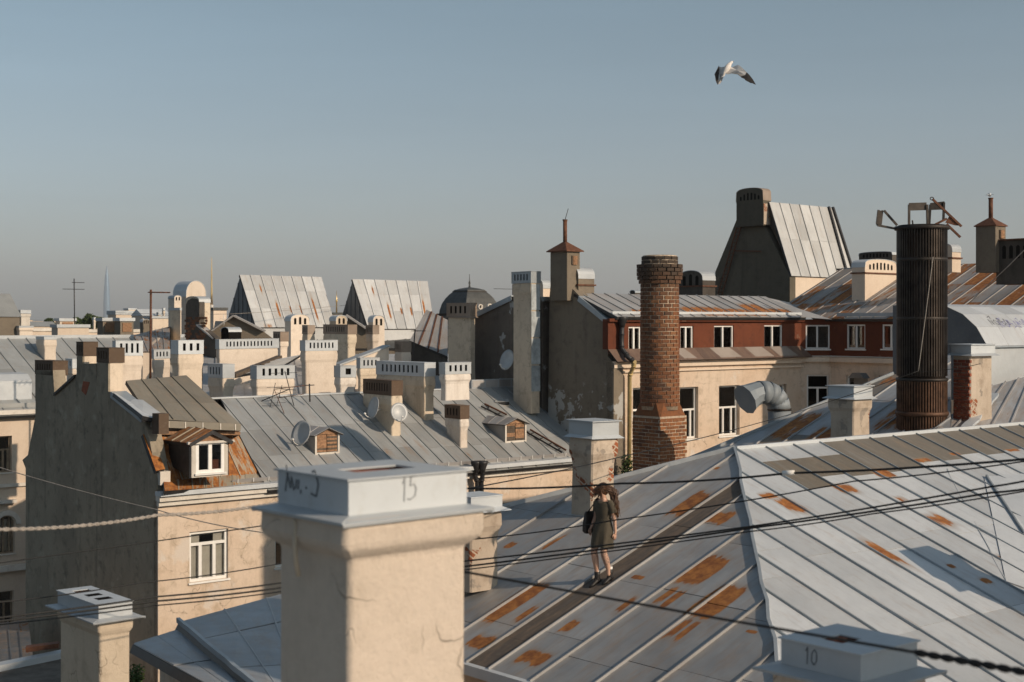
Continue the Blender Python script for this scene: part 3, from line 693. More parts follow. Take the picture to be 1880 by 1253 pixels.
# low cricket on the slope at the right edge
a0, a1, a2, a3 = onF(1806, 878), onF(1846, 1070), onF(2010, 1130), onF(2010, 860)
rg = a0 + Z * .02; rg2 = (a2 + a3) / 2 + Z * .55
pk = onF(2010, 985) + nF * .30
mb = MB(); mb.mesh([a0 + nF * .03, a1 + nF * .03, a2 + nF * .03, pk, a3 + nF * .03], [(0, 1, 2, 3), (0, 3, 4)]); mb.build('cricket', M['roof_right'], main)
for k in ():
    mb = MB(); f0 = (a0 + nF * .05).lerp(pk, k / 4); f1 = (a1 + nF * .04).lerp(a2 + nF * .04, k / 4); mb.bar(f0, f1, .028, .045, nF); mb.build('seam', M['galv_blue'], main)
cap_strip(main, onF(1810, 878) + Z * .03, onF(1880, 985) + Z * .03, .035, .05, nF, M['galv_blue'], 'valley_seam', .01)
cap_strip(main, onF(1738, 862) + Z * .01, onF(1846, 1068) + Z * .01, .02, .012, nF, M['galv'], 'valley_seam', .03)

# chimneys on the main roof
chim('peeling plaster chimney with tall grey cap standing behind the woman', 1086, 1042, 1134, 776, 803, 952, 26.6, mat='peeled', flange=.08, group='chimneys on the main roof', over=.03)
t = chim('peeling chimney with bricks showing, half hidden behind the big near chimney', 862, 822, 921, 916, 938, 1090, 24.4, mat='peeled', flange=.12, group='chimneys on the main roof')

# second wing behind the ridge
B0 = P(1263, 848, 37); onS = lambda x, y: on_plane(x, y, B0, nL)
wing2 = thing('metal_roof_wing', (11, 36, GROUND), 'rusty patched metal roof wing behind the main ridge, below the black stack', 'building')
pS = [onS(1240, 856), onS(1400, 786), onS(1522, 738), onS(1640, 690), onS(1745, 650), onS(1745, 800), onS(1500, 862), onS(1350, 872)]
oS, _, eSd, sS = plane_frame([pS[0], pS[3], pS[5]], -v); oS = pS[0]
tsS = lambda x, y: ((onS(x, y) - oS).dot(eSd), (onS(x, y) - oS).dot(sS))
sheet('roof_second', (.40, .42, .44), (.34, .36, .38), .0, .5, .2, [patch(tsS, *q) for q in [((1400, 820), (1520, 745), .8, .28), ((1370, 838), (1420, 812), 1.0, .3), ((1480, 815), (1545, 780), .8, .30), ((1600, 800), (1700, 742), 1.2, .25), ((1605, 712), (1660, 690), .5, .2)]])
roof_clip(wing2, [pS[0], pS[1], pS[2], pS[3], pS[4], pS[5], pS[6], pS[7]], M['roof_second'], -v, sp=.72, cuts=[2.2, 4.5], sh=.05, tint=lambda i, j, sc, tc: .8 if R.random() < .15 else 0)
mb = MB(); mb.obox(pS[0], u, -v, .4, 9, -6, 0, GROUND, -5.2); mb.build('wall', M['facade'], wing2)
q3 = [P(1700, 806, 33.4), P(1960, 776, 35.6), P(1960, 672, 42), P(1796, 716, 38.5)]
roof_quad(wing2, *q3, M['roof_light'], 7, (0, .55, 1), rust=lambda i, j: .12 * R.random())
cap_strip(wing2, P(1772, 792, 33.9), P(1826, 726, 37.6), .25, .06, Z, M['galv'], 'valley_seam', .05)
cap_strip(wing2, onS(1263, 846), onS(1640, 688), .06, .08, Z, M['galv_blue'], 'hip_seam', .03)

chim('soot darkened plaster chimney with wide grey cap behind the main ridge', 1566, 1519, 1602, 711, 731, 822, 34.4, mat='peeled', flange=.10, group='chimneys behind the main ridge', over=.03)
# brick chimney with plastered right face
Yb = 34.9; Cn, wu, wv = corner_dims(1785, 1747, 1824, Yb)
t = chim('half plastered red brick chimney with grey cap, right of the black ribbed stack', 1785, 1745, 1826, 634, 651, 775, Yb, mat='peeled', flange=.09, group='chimneys behind the main ridge', inset=.05, neck=False, over=.03)
lay_bricks(t, [q for q in brick_face_spots(Vz(Cn + v * (wv - .05) + u * .045, 0), -v, -u, wv - .1, zt(772, Yb), zt(660, Yb), .215, .07, .013)], 'brick_red', .215, .07, .07)
# black ribbed stack
Yp = 35.2; pc = Vector(((1692.5 - CX) / FP * Yp, Yp, 0)); rp = .585
t = thing('ribbed_stack', Vz(pc, zt(795, Yp)), 'tall black ribbed metal stack with bent flaps around its open top', 'chimney stack')
mb = MB(); mb.lathe(pc, [(rp * .97, zt(800, Yp)), (rp * .97, zt(414, Yp))], 40); mb.build('casing', M['rib_metal'], t)
for y, rr, hh in ((416, 1.12, .09), (474, 1.035, .09), (582, 1.035, .08), (694, 1.06, .07), (755, 1.08, .10)):
    mb = MB(); z = zt(y, Yp); mb.lathe(pc, [(rp * .9, z - hh), (rp * rr, z - hh), (rp * (rr + .02), z - hh / 2), (rp * rr, z), (rp * .9, z)], 40); mb.build('band', M['soot_metal' if y < 700 else 'rib_rust'], t)
z0, z1 = zt(690, Yp), zt(420, Yp)
for k in range(56):
    a = 2 * math.pi * k / 56; o = Vector((math.cos(a), math.sin(a), 0)); mb = MB(); mb.bar(Vz(pc + o * rp, z0), Vz(pc + o * rp, z1), .034, .05, o); mb.build('rib', M['rib_metal'], t)
    mb = MB(); mb.bar(Vz(pc + o * rp, zt(792, Yp)), Vz(pc + o * rp, zt(697, Yp)), .034, .05, o); mb.build('rib', M['rib_rust'], t)
px = lambda x, y, dy=0.: P(x, y, Yp + dy)
def flap(pts, legs, th=.03, mat='flap_metal', dy=0.):
    mb = MB(); q = [px(x, y, dy) for x, y in pts]; nn = (q[1] - q[0]).cross(q[2] - q[0]).normalized() * th
    m = len(q); mb.mesh(q + [p + nn for p in q], [list(range(m)), list(range(2 * m - 1, m - 1, -1))] + [(k, m + k, m + (k + 1) % m, (k + 1) % m) for k in range(m)])
    f = mb.build('flap', M[mat], t)
    mb = MB()
    for a, b in legs: mb.bar(px(*a, dy), px(*b, dy), .06, .05)
    mb.build('hinge_arm', M[mat], f)
flap([(1669, 373), (1701, 372), (1702, 386), (1670, 387)], [((1669, 376), (1669, 413)), ((1702, 376), (1703, 413))], dy=-.3)
flap([(1708, 373), (1734, 370), (1734, 385), (1709, 386)], [((1708, 376), (1706, 412)), ((1733, 372), (1732, 405))], dy=.35, mat='soot_metal')
flap([(1612, 388), (1622, 386), (1619, 413), (1610, 414)], [((1611, 414), (1648, 421)), ((1623, 387), (1647, 414)), ((1610, 412), (1613, 386))], .08)
flap([(1736, 409), (1744, 396), (1765, 415), (1753, 414)], [((1712, 366), (1765, 416)), ((1738, 412), (1763, 436)), ((1716, 413), (1738, 402))], mat='rust_metal')
mb = MB(); c = px(1711, 365); mb.tube([c + Vector((math.cos(a) * .045, 0, math.sin(a) * .035)) for a in [i * math.pi / 5 for i in range(11)]], .012, 5); mb.build('ring', M['soot_metal'], t)
mb = MB(); mb.bar(px(1676, 413), px(1675, 405), .03, .03); mb.build('stub', M['soot_metal'], t)
# elbow duct
Yd = 41.5; t = thing('vent_duct', P(1432, 800, Yd), 'bent grey blue sheet metal ventilation duct in front of the cream facade', 'duct')
rd = .335; seg = 20
path = [(1431, 815), (1431, 753), (1428, 738), (1420, 727), (1408, 721), (1394, 721)]
pts = [P(x, y, Yd - (.0, .0, .02, .08, .18, .32)[i]) for i, (x, y) in enumerate(path)]
mb = MB(); mb.tube(pts[:2], rd, seg); mb.build('riser', M['galv_dull'], t)
for i in range(1, len(pts) - 1):
    mb = MB(); mb.tube([pts[i], pts[i + 1] + (pts[i + 1] - pts[i]).normalized() * .04], [rd * (1 + .012 * (i % 2)), rd * (1 + .012 * ((i + 1) % 2))], seg, smooth=True); mb.build('elbow_segment', M['galv_dull'], t)
mb = MB(); mb.tube([P(1395, 721, Yd - .30), P(1386, 724, Yd - .38), P(1378, 728, Yd - .46), P(1368, 734, Yd - .56)], [rd * 1.0, rd * 1.04, rd * 1.12, rd * 1.36], 10, smooth=False); mb.build('hood', M['galv_dull'], t)
mb = MB(); mb.tube([P(1431, 754, Yd), P(1431, 750, Yd)], rd * 1.05, seg); mb.build('clamp', M['soot_metal'], t)

# barrel vault with scrawls at the right edge
Yv = 41.0; t = thing('barrel_roof', P(1800, 640, Yv), 'low grey barrel roofed loft with blue scrawls at the right edge', 'roof loft')
O = P(1812, 636, Yv); zb = O.z; O = Vz(O, 0)
prof = [(0, zb), (.35, zb + .55), (.8, zb + .92), (1.35, zb + 1.15), (2.0, zb + 1.22), (3.2, zb + 1.2), (3.2, zb - 1.6), (0.02, zb - 1.6)]
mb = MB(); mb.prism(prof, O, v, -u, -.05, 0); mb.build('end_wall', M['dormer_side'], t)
m_ = 5; k_ = 5
for i in range(m_ - 0):
    if i >= 5: break
    for j in range(k_):
        a, b = prof[i], prof[i + 1]; x0, x1 = j * 1.15 + .003, (j + 1) * 1.15 - .003
        q = [O + v * a[0] + u * x0 + Z * a[1], O + v * a[0] + u * x1 + Z * a[1], O + v * b[0] + u * x1 + Z * b[1], O + v * b[0] + u * x0 + Z * b[1]]
        mb = MB(); nn = -(q[1] - q[0]).cross(q[3] - q[0]).normalized(); nn = nn if nn.z > 0 or nn.dot(-v) > 0 else -nn
        q = [p + nn * .012 for p in q]; mb.face(q, [(x0, a[0]), (x1, a[0]), (x1, b[0]), (x0, b[0])]); mb.build('panel', M['roof_right'], t)
mb = MB(); mb.obox(O, u, -v, 0, 5.8, -.1, 0, zb - 2.2, zb - .03); mb.build('wall', M['galv'], t)
mb = MB(); mb.obox(O, u, -v, -.08, 5.8, -.1, .10, zb - .04, zb + .0); mb.build('sill_flashing', M['galv_blue'], t)
# scrawls lie on the lower curved sheets
c1 = [(0, .0), (.1, .5), (.22, .05), (.3, .4)], [(.5, .1), (.42, .35), (.6, .45), (.75, .2), (.6, .05), (.5, .15)], [(.7, .05), (.95, .6), (1.15, .1)], [(.85, .5), (1.05, .55), (.9, .25), (1.2, .3)], [(1.3, .1), (1.45, .5), (1.6, .2), (1.7, .45)], [(.2, .6), (.5, .7), (.4, .5)], [(1.0, .0), (1.3, .12), (1.6, .02), (1.5, .25)]
sd = (v * .45 + Z * .37).normalized(); sn = u.cross(sd).normalized(); sn = sn if sn.z > 0 else -sn
for mat, dx, dz, sc in (('ink_black', .95, .10, .62), ('ink_blue', 1.35, .0, .66), ('ink_blue', 2.4, .1, .5)):
    strokes(t, 'scrawl', O + v * .35 + Z * (zb + .55) + u * dx + sd * (dz - .05) + sn * .012, u, sd, sn, [[(x + (R.random() - .5) * .05, y + (R.random() - .5) * .05) for x, y in l] for l in c1], sc, .009, mat)

# ================================================================== ROUND BRICK CHIMNEY
Yc = 43.3; KS = Yc / 37.3; Cn = Vector(((1212 - CX) / FP * Yc, Yc, 0)); S1 = 1.02 * KS; cc = Cn + u * S1 / 2 + v * S1 / 2
t = thing('brick_chimney_stack', Vz(cc, GROUND), 'tall round brick chimney stack on a square brick base beside the cream facade', 'chimney stack')
mb = MB(); zz = lambda y: zt(y, 38 * KS)
mb.lathe(cc, [(r_ * KS, z_) for r_, z_ in [(.512, zz(752)), (.494, zz(524)), (.494, zz(500)), (.455, zz(470)), (.38, zz(469)), (.37, zz(480))]], 32)
mb.loft([rect_ring(Cn, S1, S1, -.002, z, .01) for z in (GROUND, zt(766, Yc))]); mb.build('mortar_core', M['mortar'], t)
spots = []; bh, bw = .104, .244; r_ = 0; GP = .018
def ring(z, r, w=bw):
    r = r * KS; n = int(2 * math.pi * r / (w + GP)); ph = (r_ % 2) * .5
    for k in range(n):
        a = 2 * math.pi * (k + ph) / n; nn = Vector((math.cos(a), math.sin(a), 0)); spots.append((Vz(cc + nn * (r - .04), z), nn))
z = zz(742)
while z < zz(524): ring(z, .512 - .012 * (z - zz(742)) / 3.2); z += bh + GP; r_ += 1
ring(z, .545); z += bh + GP; r_ += 1; ring(z, .585); z += bh + GP; r_ += 1
for _ in range(3): ring(z, .60); z += bh + GP; r_ += 1
while z < zz(470): ring(z, .47); z += bh + GP; r_ += 1
fs = brick_face_spots(Vz(Cn, 0), u, -v, S1, zt(895, Yc), zt(766, Yc), .262, .092, .017) + brick_face_spots(Vz(Cn + v * S1, 0), -v, -u, S1, zt(895, Yc), zt(766, Yc), .262, .092, .017)
sp_ = [q for q in spots if q[1].dot(-q[0].normalized()) > .28]; hid = [q for q in spots if q not in sp_]
def two_lays():
    s1 = sorted(sp_, key=lambda q: -(q[1].dot(-q[0].normalized()))); a = s1[:300 - len(fs)]; b = s1[300 - len(fs):] + hid
    lay_bricks(t, a, 'brick_stack', bw, .10, bh); lay_bricks(t, fs, 'brick_base', .262, .05, .092)
    lay_bricks(t, b, 'brick_stack', bw, .10, bh, 0)
two_lays()
mb = MB(); sq = rect_ring(Cn, S1, S1, .0, zt(764, Yc), .20); a0 = math.atan2(sq[0].y - cc.y, sq[0].x - cc.x)
ci = [Vz(cc + Vector((math.cos(math.atan2(p.y - cc.y, p.x - cc.x)), math.sin(math.atan2(p.y - cc.y, p.x - cc.x)), 0)) * .52 * KS, zz(738)) for p in sq]
mb.loft([rect_ring(Cn, S1, S1, .005, zt(772, Yc), .01), rect_ring(Cn, S1, S1, -.02, zt(764, Yc), .05), ci]); mb.build('shoulder', M['brick_base'], t)
mb = MB(); mb.lathe(cc, [(.42 * KS, zz(469.5)), (.36 * KS, zz(469.2)), (.02, zz(470))], 24); mb.build('flue_mouth', M['black_hole'], t)
# ivy on the facade beside it
def leaf_clump(name, blobs, n, size, mat, parent=None, at=None, squash=1.0):
    mb = MB()
    for c, rx, rz in blobs:
        c = Vector(c)
        for _ in range(n):
            q = Vector((R.gauss(0, 1), R.gauss(0, 1), R.gauss(0, 1))).normalized() * (R.random() ** .4)
            p = c + Vector((q.x * rx, q.y * rx * squash, q.z * rz)); a = Vector((R.gauss(0, 1), R.gauss(0, 1), R.gauss(0, .6))).normalized(); b = a.cross(Vector((R.gauss(0, 1), R.gauss(0, 1), R.gauss(0, 1)))).normalized()
            k = size * (.6 + R.random() * .8); mb.face([p - a * k, p - b * k * .6, p + a * k, p + b * k * .6])
    return mb.build(name, mat, parent, at)
# ================================================================== GABLE HOUSE (dark fire wall, cream facade, grey roof)
E = Vector((-10.95, 44.0, 0)); zE = -5.3; LE = 18.6; DEP = 10.6; TM = .54
house = thing('fire_wall_house', E + u * 9 + v * 5 + Z * GROUND, 'old cream house with dark windowless gable wall and rusty mansard dormer', 'building')
gw = lambda x, y: on_wall(x, y, E, v)
prof = [(0, GROUND), gw(288, 882), gw(276, 815), gw(264, 768), gw(207, 722), gw(178, 712), gw(176, 668), gw(154, 668), gw(139, 690), gw(100, 724), gw(97, 680), gw(66, 680), gw(65, 764), gw(51, 836), gw(41, 845), gw(47, 860), (gw(48, 1253)[0], GROUND)]
prof[0] = (0.0, GROUND)
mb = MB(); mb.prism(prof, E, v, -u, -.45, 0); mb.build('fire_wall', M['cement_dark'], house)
mb = MB(); mb.prism([gw(165, 702), gw(153, 700), gw(150, 718), gw(158, 726)], E, v, -u, -.1, .012); mb.build('brick_patch', M['brick_red'], house)
# coping of the fire wall
def coping(pairs, w=.55, mat='galv_blue', h=.05, lo=.16):
    for (a, b) in pairs:
        a, b = gw(*a), gw(*b); mb = MB(); p = E + v * a[0] + Z * a[1] + u * (w / 2 - .06); q = E + v * b[0] + Z * b[1] + u * (w / 2 - .06)
        mb.bar(p + Z * .03, q + Z * .03, w, h); mb.bar(p - u * w / 2 - Z * lo * .4, q - u * w / 2 - Z * lo * .4, .012, lo); mb.build('coping', M[mat], house)
coping([((206, 722), (263, 768))])
coping([((139, 691), (101, 725))], mat='dark_metal', w=.5, lo=.05)
# facade with its windows
fo = lambda x0, x1, y0, y1: px_open(x0, x1, y0, y1, E, u)
w1 = fo(348, 419, 974, 1066); w2 = fo(505, 560, 960, 1040); w3 = fo(917, 967, 922, 1000); w4 = fo(1017, 1060, 914, 990)
lowz = -9.9 - 2.9
ops = [w1, w2, w3, w4] + [(o[0], o[1], o[2] - 3.6, o[3] - 3.6) for o in (w1, w2, w3, w4)]
wall(house, E, u, -v, LE, GROUND, zE - .25, ops, 'facade', reveal=.10)
window(house, E, u, -v, *w1, inset=.08, mull=(.30, .66), trans=.74, cover=[(.02, .32, .03, .97), (.36, .62, .03, .70), (.68, .98, .03, .97)], cmat='blind_grey', fw=.09)
window(house, E, u, -v, *w2, inset=.1, mull=(.5,), trans=.7)
window(house, E, u, -v, *w3, inset=.2, mull=(.5,), trans=.7, fm='old_frame', sill=None); window(house, E, u, -v, *w4, inset=.2, mull=(.5,), fm='old_frame', sill=None)
for o in (w1, w2, w3, w4): window(house, E, u, -v, o[0], o[1], o[2] - 3.6, o[3] - 3.6, inset=.12, mull=(.5,), trans=.7)
mb = MB(); mb.obox(E + v * 10.2, u, v, .5, LE, -.3, 0, GROUND, zE + 1); mb.obox(E + u * (LE - .3), v, u, .3, DEP, 0, .3, GROUND, zE - .6); mb.build('rear_wall', M['facade'], house)
# cornice, gutter boards
mb = MB(); mb.obox(E, u, -v, -.05, LE, 0, .16, zE - .42, zE - .27); mb.obox(E, u, -v, -.08, LE, 0, .28, zE - .265, zE - .10); mb.build('cornice', M['white_stone'], house)
mb = MB(); mb.obox(E, u, -v, -.10, LE, .0, .40, zE - .095, zE + .04); mb.build('eave_board', M['galv'], house)
# grey roof
gR = lambda a, m_: E + u * a + v * m_ + Z * (zE + TM * m_)
GP0 = gR(0, 0); GN = (Z - v * TM).normalized(); onG = lambda x, y: on_plane(x, y, GP0, GN)
HR = 4.7
gl0, gl1 = onG(455, 874), onG(420, 751)
grey3 = [gR((gl0 - E).dot(u) + .3, -.35), gR(LE, -.35), gR(LE, HR), gR((gl1 - E).dot(u), HR)]
oG, _, eG, sG = plane_frame(grey3, u); tsG = lambda x, y: ((onG(x, y) - oG).dot(eG), (onG(x, y) - oG).dot(sG))
sheet('roof_grey', (.39, .405, .405), (.325, .34, .345), -.05, .5, .2, [patch(tsG, *q) for q in [((742, 812), (760, 842), .22, .16), ((756, 800), (790, 840), .2, .15), ((850, 830), (868, 845), .3, .18), ((540, 790), (552, 775), .6, .12), ((705, 822), (720, 838), .3, .12)]], streak=.35)
roof_clip(house, grey3, M['roof_grey'], u, sp=.66, off=.3, cuts=[1.9, 3.6], jit=.06, sh=.05, tint=lambda i, j, s, tc: .25 * R.random() if R.random() < .3 else 0)
mb = MB(); mb.face([gR(-.0, HR + .02), gR(LE, HR + .02), E + u * LE + v * 10.6 + Z * (zE - .3), E + u * .5 + v * 10.6 + Z * (zE - .3)][::1]); mb.build('back_slope', M['roof_grey'], house)
mb = MB(); pr = None
for i in range(24):
    q = gR(2.6 + (LE - 2.6) * i / 23, .12) + GN * .07 + Z * (.01 * math.sin(i * 1.7))
    if pr is not None: mb.bar(pr, q, .02, .15, GN)
    pr = q
mb.build('roof_gutter', M['roof_light'], house)
mb = MB()
for i in range(28):
    q = gR(2.8 + .57 * i, .12); mb.bar(q + GN * .02 - v * .05, q + GN * .17 - v * .0, .025, .02, u)
tag(mb.build('gutter_bracket', M['white_paint'], house), kind='stuff')
cap_strip(house, gR(1.2, HR), gR(LE - 3.5, HR), .16, .06, Z, M['galv'])
# ridge upstand at the right end
p0, p1 = on_plane(866, 728, GP0, GN), on_plane(941, 728, GP0, GN)
mb = MB(); q0 = gR(along(866, E + v * HR, u), HR); L_ = 3.6; mb.obox(q0, u, -v, 0, L_, -.35, 0, q0.z - .1, q0.z + .36); mb.build('parapet', M['galv'], house)
for i in range(5):
    mb = MB(); mb.obox(q0, u, -v, .05 + i * .7, .05 + i * .7 + .6, 0, .02, q0.z + .06, q0.z + .33); mb.build('panel', M['roof_light'], house)
# mansard piece with its dormer on the left
mq = [P(298, 889, 44.05), P(474, 872, 47.0), P(438, 800, 47.6), P(272, 800, 44.7)]
sheet('mansard_rust', (.42, .40, .34), (.30, .31, .25), .06, .65, .05, thr=.50)
roof_quad(house, *mq, M['mansard_rust'], 5, (0, .5, 1), rust=lambda i, j: (.34, .10, .12, .38, .18)[i] + .1 * R.random(), sh=.05)
mb = MB(); a, b, c, d = mq; mb.mesh([a, b, c, d, E + u * .3 + v * 3.2 + Z * (c.z - .2), E + u * 4.2 + v * 3.2 + Z * (c.z - .2)], [(1, 5, 2), (2, 5, 4, 3)]); mb.build('mansard_side', M['roof_grey'], house)
roof_quad(house, P(302, 902, 43.5), P(520, 886, 47.2), P(520, 866, 47.9), P(300, 884, 44.1), M['mansard_rust'], 9, (0, 1), name='eave_strip', rust=lambda i, j: .42 - .07 * i, sh=.03)
for i, (x0, x1, y0, y1, mt) in enumerate([(257, 275, 759, 797, 'rust_cap'), (284, 302, 864, 890, 'white_stone')]):
    a0, z1 = on_wall(x0, y0, E, u); a0 = along(x0, E, u); mb = MB(); mb.obox(E - v * .02 + u * .0, u, -v, .04, .04 + .34, -.5, .05 if i else -.05, -(y1 - CY) / FP * 44.2, -(y0 - CY) / FP * 44.4); mb.build('wall_stub', M[mt], house)
roof_quad(house, P(286, 866, 43.9), P(303, 862, 44.2), P(277, 796, 45.0), P(262, 798, 44.7), M['mansard_rust'], 1, (0, .4, 1), name='mansard_edge', rust=lambda i, j: .5, sh=.03)
# brown upper roof with gutter flap and board
Dk = .0
bq = [P(276, 769, 44.7), P(442, 780, 46.6), P(342, 690, 49.6), P(231, 700, 48.0)]
sheet('roof_umber', (.235, .212, .170), (.195, .178, .145), -.04, .6, .05, streak=.4)
roof_quad(house, *bq, M['roof_umber'], 4, (0, .42, 1), sh=.05, sw=.04)
roof_quad(house, P(280, 768, 44.4), P(262, 764, 44.3), P(208, 722, 46.3), P(233, 727, 47.0), M['galv'], 1, (0, .5, 1), name='white_sheet', sh=.03)
roof_quad(house, P(262, 768, 44.3), P(308, 769, 44.8), P(262, 735, 46.2), P(233, 733, 46.2), M['galv'], 1, (0, 1), name='white_sheet', sh=.03)
mb = MB(); a, b = P(277, 778, 44.5), P(442, 785, 46.4); mb.bar(a, b, .03, .22); mb.build('gutter_flap', M['roof_umber'], house)
mb = MB()
for x in (308, 338, 370, 403, 431):
    f = (x - 277) / 165; p = a.lerp(b, f) - v * .02; mb.bar(p + Z * .10, p - Z * .10, .03, .03, u)
tag(mb.build('gutter_clip', M['white_stone'], house), kind='stuff')
for y0, y1, m_ in ((787, 791, 'wood_dark'), (793, 799, 'wood_old')):
    mb = MB(); mb.bar(P(278, y0 + 2, 44.75), P(440, y0 + 3, 46.7), .10, (y1 - y0) / FP * 45); mb.build('fascia_board', M[m_], house)
mb = MB(); mb.mesh([bq[0], bq[1], bq[2], bq[3], P(276, 800, 45.1), P(438, 800, 47.0), P(438, 800, 49.4), P(276, 800, 48.0)], [(0, 4, 5, 1), (1, 5, 6, 2), (2, 6, 7, 3), (0, 3, 7, 4)]); mb.build('attic_wall', M['wood_dark'], house)
# dormer window
Yd = 43.75; Cn = P(351, 878, Yd); dwd = along(420, Vz(Cn, 0), u); h0, h1 = Cn.z, zt(813, Yd); O = Vz(Cn, 0)
mb = MB(); 
mb.obox(O, u, -v, 0, .16, -.12, 0, h0, h1); mb.obox(O, u, -v, dwd - .16, dwd, -.12, 0, h0, h1); mb.obox(O, u, -v, .16, dwd - .16, -.12, 0, h0, h0 + .12); mb.build('dormer_frame', M['white_stone'], house)
mb = MB(); mb.prism([(0, h0), (1.5, h0 + .3), (1.5, h1), (0, h1)], O, v, -u, -.03, 0); mb.prism([(0, h0), (1.5, h0 + .3), (1.5, h1), (0, h1)], O + u * dwd, v, u, -.03, 0); mb.build('dormer_cheek', M['soot_metal'], house)
window(house, O, u, -v, .16, dwd - .16, h0 + .12, h1, inset=.0, mull=(.5,), fw=.10, sill='white_paint', cover=[(.62, .9, .05, .4)], cmat='red_wall')
zp = zt(793, Yd); mb = MB(); mb.prism([(-.08, h1), (dwd + .08, h1), (dwd / 2, zp)], O, u, -v, -.06, .03); mb.build('pediment', M['wood_old'], house)
mb = MB(); mb.obox(O, u, -v, -.15, dwd + .15, .0, .10, h1 - .05, h1 + .02); mb.build('pediment_board', M['white_stone'], house)
pk = O + u * dwd / 2 - v * .15 + Z * (zp + .03)
dl, dr = O - u * .12 - v * .10 + Z * (h1 - .02), O + u * (dwd + .12) - v * .10 + Z * (h1 - .02)
roof_quad(house, dl + v * 1.7, dl, pk, pk + v * 1.7, M['mansard_rust'], 3, (0, 1), name='dormer_roof', rust=lambda i, j: .3)
roof_quad(house, dr, dr + v * 1.7, pk + v * 1.7, pk, M['soot_metal'], 3, (0, 1), name='dormer_roof')
# loft dormers on the grey roof
def loft(x0, x1, yb, ye, yp, x_back, label):
    c = onG(x0, yb); O = Vz(c, 0); w = along(x1, O, u); ze = zt(ye, c.y); zp = zt(yp, c.y); zb = c.z
    t = thing('loft_dormer', c, label, 'roof dormer', 'small louvred dormers on the grey roof'); ln = (ze - zb) / TM + .1; lp = (zp - zb) / TM + .1
    mb = MB(); mb.prism([(0, zb - .1), (0, ze), (ln, ze)], O, v, -u, -.05, 0); mb.prism([(0, zb - .1), (0, ze), (ln, ze)], O + u * w, v, u, -.05, 0); mb.build('cheek', M['roof_light'], t)
    mb = MB(); fw = .07
    mb.obox(O, u, -v, 0, fw, -.08, .02, zb, ze); mb.obox(O, u, -v, w - fw, w, -.08, .02, zb, ze); mb.obox(O, u, -v, fw, w - fw, -.08, .02, zb, zb + .07); mb.build('frame', M['white_stone'], t)
    mb = MB(); mb.prism([(-.04, ze), (w + .04, ze), (w / 2, zp)], O, u, -v, -.06, .02); mb.build('gable_board', M['wood_old'], t)
    mb = MB(); mb.obox(O, u, -v, fw, w - fw, -.12, -.09, zb + .07, ze); mb.build('backing', M['wood_dark'], t)
    n = 9
    for k in range(n):
        zz_ = zb + .09 + (ze - zb - .1) * (k + .5) / n
        for j in (0, 1):
            mb = MB(); a0 = fw + j * (w / 2 - fw) + .015; mb.obox(O, u, -v, a0, a0 + w / 2 - fw - .03, -.085, -.03 + R.random() * .02, zz_ - .035, zz_ + .03); mb.build('slat', M['wood_old' if R.random() < .75 else 'wood_dark'], t)
    pk = O + u * w / 2 + Z * zp - v * .12; l0 = O - u * .1 + Z * (ze - .03) - v * .12; r0 = O + u * (w + .1) + Z * (ze - .03) - v * .12
    roof_quad(t, l0 + v * (ln + .12), l0, pk, pk + v * (lp + .12), M['roof_light'], 3, (0, 1), sh=.03, sw=.02, thick=.03)
    roof_quad(t, r0, r0 + v * (ln + .12), pk + v * (lp + .12), pk, M['roof_light'], 3, (0, 1), sh=.03, sw=.02, thick=.03)
    return c
loft(578, 623, 836, 799, 787, 528, 'small louvred loft dormer with a satellite dish beside it')
loft(927, 966, 814, 779, 769, 875, 'small louvred loft dormer near the right end of the grey roof')
c = onG(570, 815); dish('white satellite dish beside the left louvred dormer', P(555, 797, c.y - .9), (-.55, -.80, .35), .42, c)
# chimneys on the grey roof and the fire wall
def onroof(x, y): return onG(x, y).y
chim('low cream chimney with rusty slotted cap and two satellite dishes', 721, 664, 741, 700, 727, 806, onroof(721, 803), sl=9, mat='cream_old', cap='rust_cap', group='chimneys on the grey roof', neck=True)
chim('narrow cream chimney with plain rusty box cap on the grey roof', 845, 816, 862, 746, 770, 830, onroof(845, 825), sl=4, mat='cream_white', cap='rust_cap', group='chimneys on the grey roof')
chim('long cream chimney with dented slotted grey cap and peeling end', 778, 691, 799, 667, 692, 782, onroof(778, 777) + .1, sl=9, mat='cream_old', cap='galv', group='chimneys on the grey roof')
yR = onroof(721, 803)
dish('satellite dish on the left side of the rust capped chimney', P(688, 750, yR + .25), (-.80, -.55, .25), .38, P(703, 752, yR + .8))
dish('satellite dish on the front of the rust capped chimney', P(732, 758, yR - .30), (.42, -.85, .3), .33, P(733, 757, yR + .25))
gwY = lambda x: E.y + along(x, E, v) * v.y
chim('dark chimney with rusty slotted cap at the far left of the fire wall', 97, 64, 125, 664, 690, 740, gwY(97), sl=6, mat='cream_dirty', skin='cement_dark', cap='rust_cap', neck=False, inset=.03, group='chimneys on the fire wall')
chim('fire wall chimney with rusty cap, middle of the three', 153, 140, 180, 629, 654, 740, gwY(153), sl=3, mat='cream_dirty', skin='cement_dark', cap='rust_cap', neck=False, inset=.03, group='chimneys on the fire wall')
chim('wider fire wall chimney with rusty cap next to the brown roof', 200, 177, 229, 640, 667, 760, gwY(200), sl=4, mat='cream_dirty', skin='cement_dark', cap='rust_cap', neck=False, inset=.03, group='chimneys on the fire wall')
